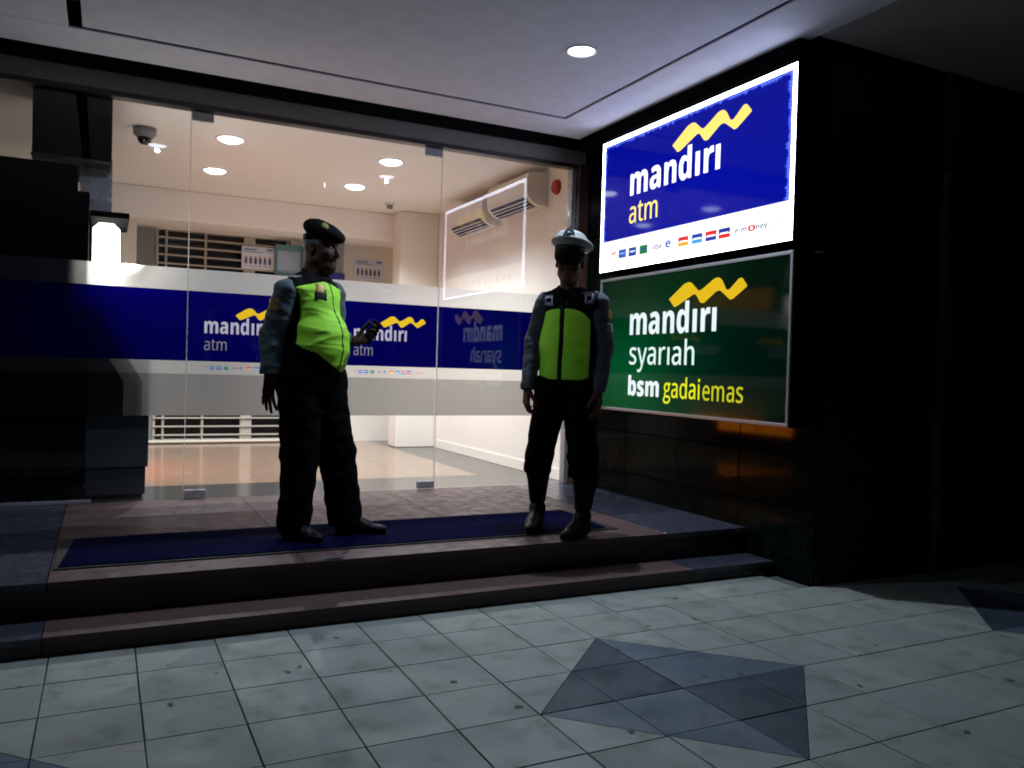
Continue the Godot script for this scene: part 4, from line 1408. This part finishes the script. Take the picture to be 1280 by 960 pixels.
	cloth(t, "collar", [[Vector3(0.108, 1.41, -0.01), Vector3(0.108, 1.47, -0.02), 0.085, 0.07]], Vector3(-0.02, 1.36, -0.14), Vector3(0.24, 1.52, 0.12), 0.007, 0.0, mats["black cloth"], func(q: Vector3) -> float:
		var cut := maxf(q.y - 1.462 + q.z * 0.25, 1.38 - q.y)
		var away := Vector2(q.x - 0.11, q.z + 0.015).length()
		cut = maxf(cut, 0.06 - away)
		if q.z > 0.0:
			cut = maxf(cut, 0.03 - absf(q.x - 0.098))
		return cut)
	for a in [[arm_l, w1], [arm_r, w2]]:
		cloth(t, "sleeve", a[0], Vector3(minf(a[0][0][0].x, a[0][1][1].x) - 0.1, 0.8, -0.18), Vector3(maxf(a[0][0][0].x, a[0][1][0].x) + 0.1, 1.47, 0.2), 0.008, 0.0, mats["sleeve grey"], func(q: Vector3) -> float: return 0.845 - q.y, 12, 0.007, Vector3(1.2, 2.0, 1.2))
	# badges, shoulder straps, patches
	for q in [[-0.008, 1.375, 0.026, 0.034], [0.225, 1.385, 0.026, 0.034]]:
		cloth(t, "chest_badge", torso, tlo, thi, 0.006, 0.008, mats["silver thread"], func(p: Vector3) -> float: return maxf(maxf(maxf(absf(p.x - q[0]) - q[2], absf(p.y - q[1]) - q[3]), -p.dot(fw)), 0.013 - Vector2((p.x - q[0]), (p.y - q[1])).length()))
	part(t, "badge_trim", tube([Vector3(0.185, 1.412, 0.128), Vector3(0.215, 1.418, 0.128), Vector3(0.245, 1.412, 0.12)], 0.005, 8), mats["silver thread"])
	for x in [[Vector3(0.0, 1.432, -0.05)], [Vector3(0.24, 1.432, 0.045)]]:
		part(t, "shoulder_strap", box(Vector3(-0.055, -0.006, -0.022), Vector3(0.055, 0.006, 0.022), 0.004), mats["cap black"], x[0], Vector3(0, -0.35, -0.25 if x[0].x > 0.1 else 0.25))
	for q in [1.3, 1.22]:
		cloth(t, "sleeve_patch", arm_r, Vector3(0.18, 1.1, -0.1), Vector3(0.42, 1.45, 0.18), 0.006, 0.006, mats["gold thread" if q > 1.25 else "silver thread"], func(p: Vector3) -> float: return maxf(maxf(absf(p.y - q) - 0.028, absf(p.z - 0.07) - 0.03), 0.33 - p.x))
	cloth(t, "belt", torso, tlo, thi, 0.007, 0.002, mats["leather"], func(q: Vector3) -> float: return absf(q.y - 0.885) - 0.02)
	# peaked cap
	var cc := Vector3(0.12, 1.712, 0.0)
	var cb := Basis(Vector3.UP, -0.12) * Basis(Vector3.BACK, -0.14) * Basis(Vector3.RIGHT, -0.16)
	var fc := Field.new(cc - Vector3(0.17, 0.1, 0.18), cc + Vector3(0.17, 0.12, 0.18), 0.006)
	fc.ell(cc, Vector3(0.128, 0.031, 0.135), cb, 0.02)
	fc.ell(cc + cb * Vector3(-0.005, 0.026, 0.065), Vector3(0.08, 0.038, 0.05), cb, 0.035)
	fc.ell(cc + cb * Vector3(0, -0.02, 0), Vector3(0.098, 0.04, 0.105), cb, 0.03)
	var crown := part(t, "cap_crown", fc.mesh(), mats["cap white"])
	var bandc := Vector3(0.114, 1.668, 0.017)
	var bd := part(t, "cap_band", lathe([Vector2(0.092, -0.03), Vector2(0.096, -0.03), Vector2(0.0985, 0.018), Vector2(0.094, 0.022)], 40), mats["cap black"], bandc)
	bd.basis = Basis(Vector3.UP, -0.12) * Basis(Vector3.BACK, -0.1) * Basis(Vector3.RIGHT, -0.05)
	var vb := Basis(Vector3.UP, -0.12) * Basis(Vector3.BACK, -0.08)
	var vis := PackedVector3Array()
	var vn := 20
	var rows := []
	for i in vn + 1:
		var a := lerpf(-1.25, 1.25, i / float(vn))
		var inn := Vector3(sin(a) * 0.097, 0.0, cos(a) * 0.097)
		var ext := 0.062 * cos(a * 1.2)
		var outp := Vector3(sin(a) * (0.097 + ext * 0.3), -0.022 * cos(a) - ext * 0.75, cos(a) * (0.097 + ext * 0.72))
		rows.append([inn, outp])
	for i in vn:
		for dy in [0.0, -0.004]:
			var o := Vector3(0, dy, 0)
			quad_to(vis, rows[i][0] + o, rows[i + 1][0] + o, rows[i + 1][1] + o, rows[i][1] + o, Vector3(0, 1 if dy == 0.0 else -1, 0.3))
		quad_to(vis, rows[i][1], rows[i + 1][1], rows[i + 1][1] + Vector3(0, -0.004, 0), rows[i][1] + Vector3(0, -0.004, 0), Vector3(0, 0, 1))
	var vz := part(t, "cap_visor", tri_mesh(vis, PackedVector2Array(), true), mat("visor", rgb(3, 3, 4), 0.55), bandc + Vector3(0, -0.026, 0))
	vz.basis = vb
	var ball := SphereMesh.new()
	ball.radius = 0.0085
	ball.height = 0.017
	for s in [-1.0, 1.0]:
		part(bd, "cap_button", ball, mats["chrome"], Vector3(s * 0.085, -0.012, 0.052))
	part(bd, "chin_strap", tube([Vector3(-0.085, -0.012, 0.052), Vector3(-0.05, -0.016, 0.088), Vector3(0, -0.018, 0.102), Vector3(0.05, -0.016, 0.088), Vector3(0.085, -0.012, 0.052)], 0.005, 8), mats["leather"])
	var shield := PackedVector2Array([Vector2(0, 0.052), Vector2(0.014, 0.036), Vector2(0.03, 0.012), Vector2(0.034, -0.012), Vector2(0.022, -0.03), Vector2(-0.022, -0.03), Vector2(-0.034, -0.012), Vector2(-0.03, 0.012), Vector2(-0.014, 0.036)])
	var sh := part(crown, "cap_badge", extrude(shield, -0.03, 0.004), mats["cap black"], cc + cb * Vector3(-0.014, 0.02, 0.124))
	sh.basis = cb * Basis(Vector3.RIGHT, -0.25)
	part(crown, "badge_emblem", lathe([Vector2(0, 0.004), Vector2(0.01, 0.003), Vector2(0.014, 0.0), Vector2(0.013, -0.002)], 12), mats["silver thread"], cc + cb * Vector3(-0.014, 0.018, 0.13), Vector3(PI / 2, 0, 0))


func officer_side() -> void:
	var t := thing("person", "heavy officer in dark beret and neon green vest, turned right and holding a phone", "person", Vector3(1.12, PLAT, -4.55), deg_to_rad(-13.83), "officers standing on the entrance platform")
	var fw := Vector3(0.77, 0, 0.64).normalized()
	var sd := Vector3(0.64, 0, -0.77).normalized()     # towards his left, away from the street
	var c := Vector3(-0.098, 0, 0)
	var torso := [
		[Vector3(-0.095, 0.93, 0), Vector3(-0.085, 1.05, 0), 0.178, 0.188, fw, 0.9],
		[Vector3(-0.085, 1.05, 0) + fw * 0.035, Vector3(-0.085, 1.1, 0) + fw * 0.035, 0.172, 0.168, fw, 0.95],
		[Vector3(-0.09, 1.1, 0), Vector3(-0.098, 1.29, 0), 0.175, 0.165, fw, 0.8],
		[c + Vector3(0, 1.365, 0) - sd * 0.14, c + Vector3(0, 1.365, 0) + sd * 0.14, 0.066, 0.066],
		[c + Vector3(0.01, 1.405, 0) - sd * 0.06, c + Vector3(0.01, 1.405, 0) + sd * 0.06, 0.07, 0.07],
	]
	var near := [[c + Vector3(-0.02, 1.345, 0) - sd * 0.175, Vector3(-0.288, 1.12, 0.11), 0.066, 0.064], [Vector3(-0.29, 1.12, 0.11), Vector3(-0.302, 0.89, 0.145), 0.062, 0.05]]
	var farm := [[c + Vector3(0, 1.36, 0) + sd * 0.18, Vector3(0.03, 1.09, -0.13), 0.072, 0.06], [Vector3(0.03, 1.09, -0.13), Vector3(0.135, 1.095, 0.0), 0.058, 0.044]]
	var fore := [[Vector3(0.1, 1.093, -0.04), Vector3(0.15, 1.098, 0.02), 0.034, 0.027]]
	var legs := [
		[Vector3(-0.15, 0.88, 0.05), Vector3(-0.03, 0.88, -0.05), 0.135, 0.135],
		[Vector3(-0.09, 0.95, 0), Vector3(-0.09, 0.86, 0), 0.168, 0.16, fw, 0.9],
		[Vector3(-0.145, 0.84, 0.06), Vector3(-0.14, 0.47, 0.085), 0.122, 0.096],
		[Vector3(-0.14, 0.47, 0.085), Vector3(-0.16, 0.08, 0.12), 0.096, 0.086],
		[Vector3(-0.03, 0.84, -0.06), Vector3(0.058, 0.47, -0.03), 0.13, 0.1],
		[Vector3(0.058, 0.47, -0.03), Vector3(0.118, 0.07, -0.02), 0.1, 0.09],
	]
	var hc := Vector3(-0.05, 1.603, 0.01)
	var fx := Vector3(0.86, -0.06, 0.5).normalized()
	var hx := Vector3.UP.cross(fx).normalized()
	var hb := Basis(hx, fx.cross(hx), fx)
	var fb := Field.new(Vector3(-0.45, 0.05, -0.32), Vector3(0.35, 1.5, 0.35), 0.016)
	limbs(fb, torso, -0.022)
	limbs(fb, near, -0.018)
	limbs(fb, farm, -0.016)
	limbs(fb, legs, -0.03)
	var fh := Field.new(hc - Vector3(0.15, 0.25, 0.15), hc + Vector3(0.15, 0.15, 0.15), 0.005)
	head(fh, hc, hb, 0.007)
	fh.cone(Vector3(-0.085, 1.37, 0.0), hc + Vector3(-0.025, -0.06, -0.015), 0.075, 0.062, 0.03)
	fh.ell(hc + hb * Vector3(0, -0.11, 0.035), Vector3(0.05, 0.03, 0.045), hb, 0.03)
	var w1 := Vector3(-0.303, 0.885, 0.146)
	var f1 := Field.new(w1 - Vector3(0.13, 0.25, 0.12), w1 + Vector3(0.13, 0.06, 0.12), 0.004)
	f1.cone(w1 + Vector3(0, 0.04, 0), w1, 0.03, 0.026)
	hand(f1, w1, Vector3(-0.05, -1, 0.02).normalized(), sd, fw, [0.35, 0.25, 0.3, 0.35], 0.26, 0.55)
	var w2 := Vector3(0.15, 1.098, 0.02)
	var D := Vector3(0.86, 0.26, 0.3).normalized()
	var N := Vector3(-0.5, 0.6, 0.62)
	N = (N - D * N.dot(D)).normalized()
	var S := N.cross(D).normalized()
	if S.y < 0:
		S = -S
	var f2 := Field.new(w2 - Vector3(0.1, 0.1, 0.1), w2 + Vector3(0.23, 0.2, 0.2), 0.004)
	f2.cone(fore[0][0], w2, 0.034, 0.025)
	hand(f2, w2, D, N, S, [1.7, 1.75, 1.8, 1.8], 0.08, 0.9)
	part(t, "body", Field.joined([fb, fh, f1, f2]), mats["skin dark"])
	eyes(t, hc, hb)
	var fa := Field.new(hc - Vector3(0.14, 0.1, 0.14), hc + Vector3(0.14, 0.15, 0.14), 0.006)
	fa.ell(hc + hb * Vector3(0, 0.03, -0.014), Vector3(0.079, 0.096, 0.098), hb, 0.02)
	fa.each(func(q: Vector3, v: float) -> float:
		var l := hb.transposed() * (q - hc)
		return maxf(v, maxf(l.z - 0.04 - l.y * 0.3, -0.06 - l.y + maxf(l.z + 0.02, 0.0) * 1.6)))
	part(t, "hair", fa.mesh(), mats["hair grey"])
	cloth(t, "trousers", legs, Vector3(-0.32, 0.03, -0.26), Vector3(0.26, 1.0, 0.3), 0.01, 0.0, mats["trouser cloth"], func(q: Vector3) -> float: return maxf(q.y - 0.97, 0.055 - q.y), 23, 0.01, Vector3(1.2, 1.7, 1.2))
	shoe(t, Vector3(-0.185, 0.045, 0.115), Vector3(-0.035, 0.032, 0.225), Vector3(-0.165, 0.12, 0.12), 0.045, mats["leather"])
	shoe(t, Vector3(0.1, 0.045, -0.03), Vector3(0.315, 0.032, 0.01), Vector3(0.12, 0.12, -0.02), 0.045, mats["leather"])
	var tlo := Vector3(-0.4, 0.85, -0.3)
	var thi := Vector3(0.26, 1.5, 0.32)
	cloth(t, "jacket", torso, tlo, thi, 0.009, 0.0, mats["black cloth"], func(q: Vector3) -> float: return maxf(0.9 - q.y, q.y - 1.46), 31, 0.0075, Vector3(0.8, 2.2, 0.8))
	var seam := func(y: float) -> float:
		# left edge of the neon front as the photograph shows it
		if y > 1.09:
			return -0.205
		if y > 1.02:
			return lerpf(-0.06, -0.205, pow((y - 1.02) / 0.07, 0.6))
		return lerpf(0.07, -0.06, (y - 0.915) / 0.105)
	var zip := func(y: float) -> float:
		return lerpf(0.085, 0.122, clampf((1.2 - y) / 0.2, 0.0, 1.0)) if y < 1.2 else lerpf(0.005, 0.085, (1.42 - y) / 0.22)
	cloth(t, "neon_front", torso, tlo, thi, 0.007, 0.006, mats["neon"], func(q: Vector3) -> float:
		var s: float = seam.call(q.y)
		return maxf(maxf(0.91 - q.y, q.y - 1.415 + absf(q.x + 0.03) * 0.3), maxf(s - q.x, -0.02 - q.dot(fw))), 31, 0.0075, Vector3(0.8, 2.2, 0.8))
	cloth(t, "zip", torso, tlo, thi, 0.006, 0.009, mats["cap black"], func(q: Vector3) -> float:
		var along := q.dot(sd) + 0.045
		return maxf(maxf(0.93 - q.y, q.y - 1.42), maxf(absf(along) - 0.006, -q.dot(fw))), 31, 0.0075, Vector3(0.8, 2.2, 0.8))
	cloth(t, "collar", [[Vector3(-0.085, 1.40, 0.0), Vector3(-0.072, 1.475, 0.0), 0.1, 0.082]], Vector3(-0.24, 1.36, -0.16), Vector3(0.1, 1.53, 0.16), 0.007, 0.0, mats["black cloth"], func(q: Vector3) -> float:
		var cut := maxf(q.y - 1.478 + (q - c).dot(fw) * 0.45, 1.38 - q.y)
		return maxf(cut, 0.069 - Vector2(q.x + 0.075, q.z).length()))
	cloth(t, "sleeve", near, Vector3(-0.45, 0.84, -0.05), Vector3(-0.1, 1.47, 0.3), 0.008, 0.0, mats["sleeve teal"], func(q: Vector3) -> float: return 0.9 - q.y, 37, 0.009, Vector3(1.2, 2.2, 1.2))
	cloth(t, "sleeve", farm, Vector3(-0.1, 0.98, -0.3), Vector3(0.22, 1.47, 0.1), 0.008, 0.0, mats["sleeve teal"], func(q: Vector3) -> float: return q.x - 0.125, 38, 0.007, Vector3(1.2, 2.0, 1.2))
	cloth(t, "chest_pocket", torso, tlo, thi, 0.006, 0.012, mats["cap black"], func(q: Vector3) -> float: return maxf(maxf(absf(q.x + 0.048) - 0.034 + (q.y - 1.32) * 0.1, absf(q.y - 1.335) - 0.035), -q.dot(fw)))
	cloth(t, "chest_badge", torso, tlo, thi, 0.006, 0.015, mats["gold thread"], func(q: Vector3) -> float: return maxf(maxf(absf(q.x + 0.05) - 0.022, absf(q.y - 1.372) - 0.028), -q.dot(fw)))
	part(t, "shoulder_strap", box(Vector3(-0.06, -0.006, -0.024), Vector3(0.06, 0.006, 0.024), 0.004), mats["silver thread"], c + Vector3(0.012, 1.433, 0) - sd * 0.13, Vector3(0, 0.88, 0.22))
	cloth(t, "sleeve_patch", near, Vector3(-0.45, 1.15, -0.05), Vector3(-0.1, 1.42, 0.3), 0.006, 0.006, mats["gold thread"], func(q: Vector3) -> float: return maxf(maxf(absf(q.y - 1.27) - 0.035, absf(q.x + 0.285) - 0.026), 0.1 - q.z))
	cloth(t, "belt", torso, tlo, thi, 0.007, -0.004, mats["leather"], func(q: Vector3) -> float: return absf(q.y - 0.888) - 0.02)
	# beret pulled forward
	var bc := hc + Vector3(0.012, 0.084, 0.0)
	var bb := hb * Basis(Vector3.RIGHT, 0.3)
	var fc := Field.new(bc - Vector3(0.18, 0.1, 0.18), bc + Vector3(0.18, 0.12, 0.18), 0.006)
	fc.ell(bc + Vector3(0, 0.005, 0), Vector3(0.106, 0.046, 0.118), bb, 0.02)
	fc.ell(bc + Vector3(-0.02, 0.03, 0), Vector3(0.07, 0.034, 0.075), bb, 0.04)
	fc.ell(bc + fx * 0.05 + Vector3(0, -0.01, 0), Vector3(0.078, 0.03, 0.052), bb, 0.03)
	folds(fc, 44, 0.004, 6.0)
	var br := part(t, "beret", fc.mesh(), mats["beret"])
	var rim := part(br, "beret_band", lathe([Vector2(0.082, -0.014), Vector2(0.09, -0.016), Vector2(0.092, 0.012), Vector2(0.084, 0.014)], 36), mats["leather"], hc + Vector3(0, 0.056, 0) - fx * 0.012)
	rim.basis = hb.scaled_local(Vector3(0.9, 1, 1.06))
	var em := part(br, "beret_emblem", lathe([Vector2(0, 0.005), Vector2(0.014, 0.004), Vector2(0.021, 0.0), Vector2(0.02, -0.004)], 16), mats["olive badge"], bc + hb * Vector3(-0.085, 0.028, 0.055))
	em.basis = hb * Basis(Vector3.UP, -0.6) * Basis(Vector3.RIGHT, PI / 2 - 0.5)
	# the phone in his hand
	var ph := thing("mobile_phone", "dark mobile phone held up in the left officer's far hand", "phone")
	var py := Vector3(0.5, 0.84, 0.2).normalized()
	var pz := (N - py * N.dot(py)).normalized()
	ph.transform = t.transform * Transform3D(Basis(py.cross(pz), py, pz), w2 + D * 0.098 + N * 0.024)
	part(ph, "phone_body", box(Vector3(-0.035, -0.06, -0.0045), Vector3(0.035, 0.075, 0.0045), 0.003), mats["black cloth"])
	part(ph, "screen", box(Vector3(-0.031, -0.052, 0.0046), Vector3(0.031, 0.067, 0.0054), 0.0003), mats["black cloth"])
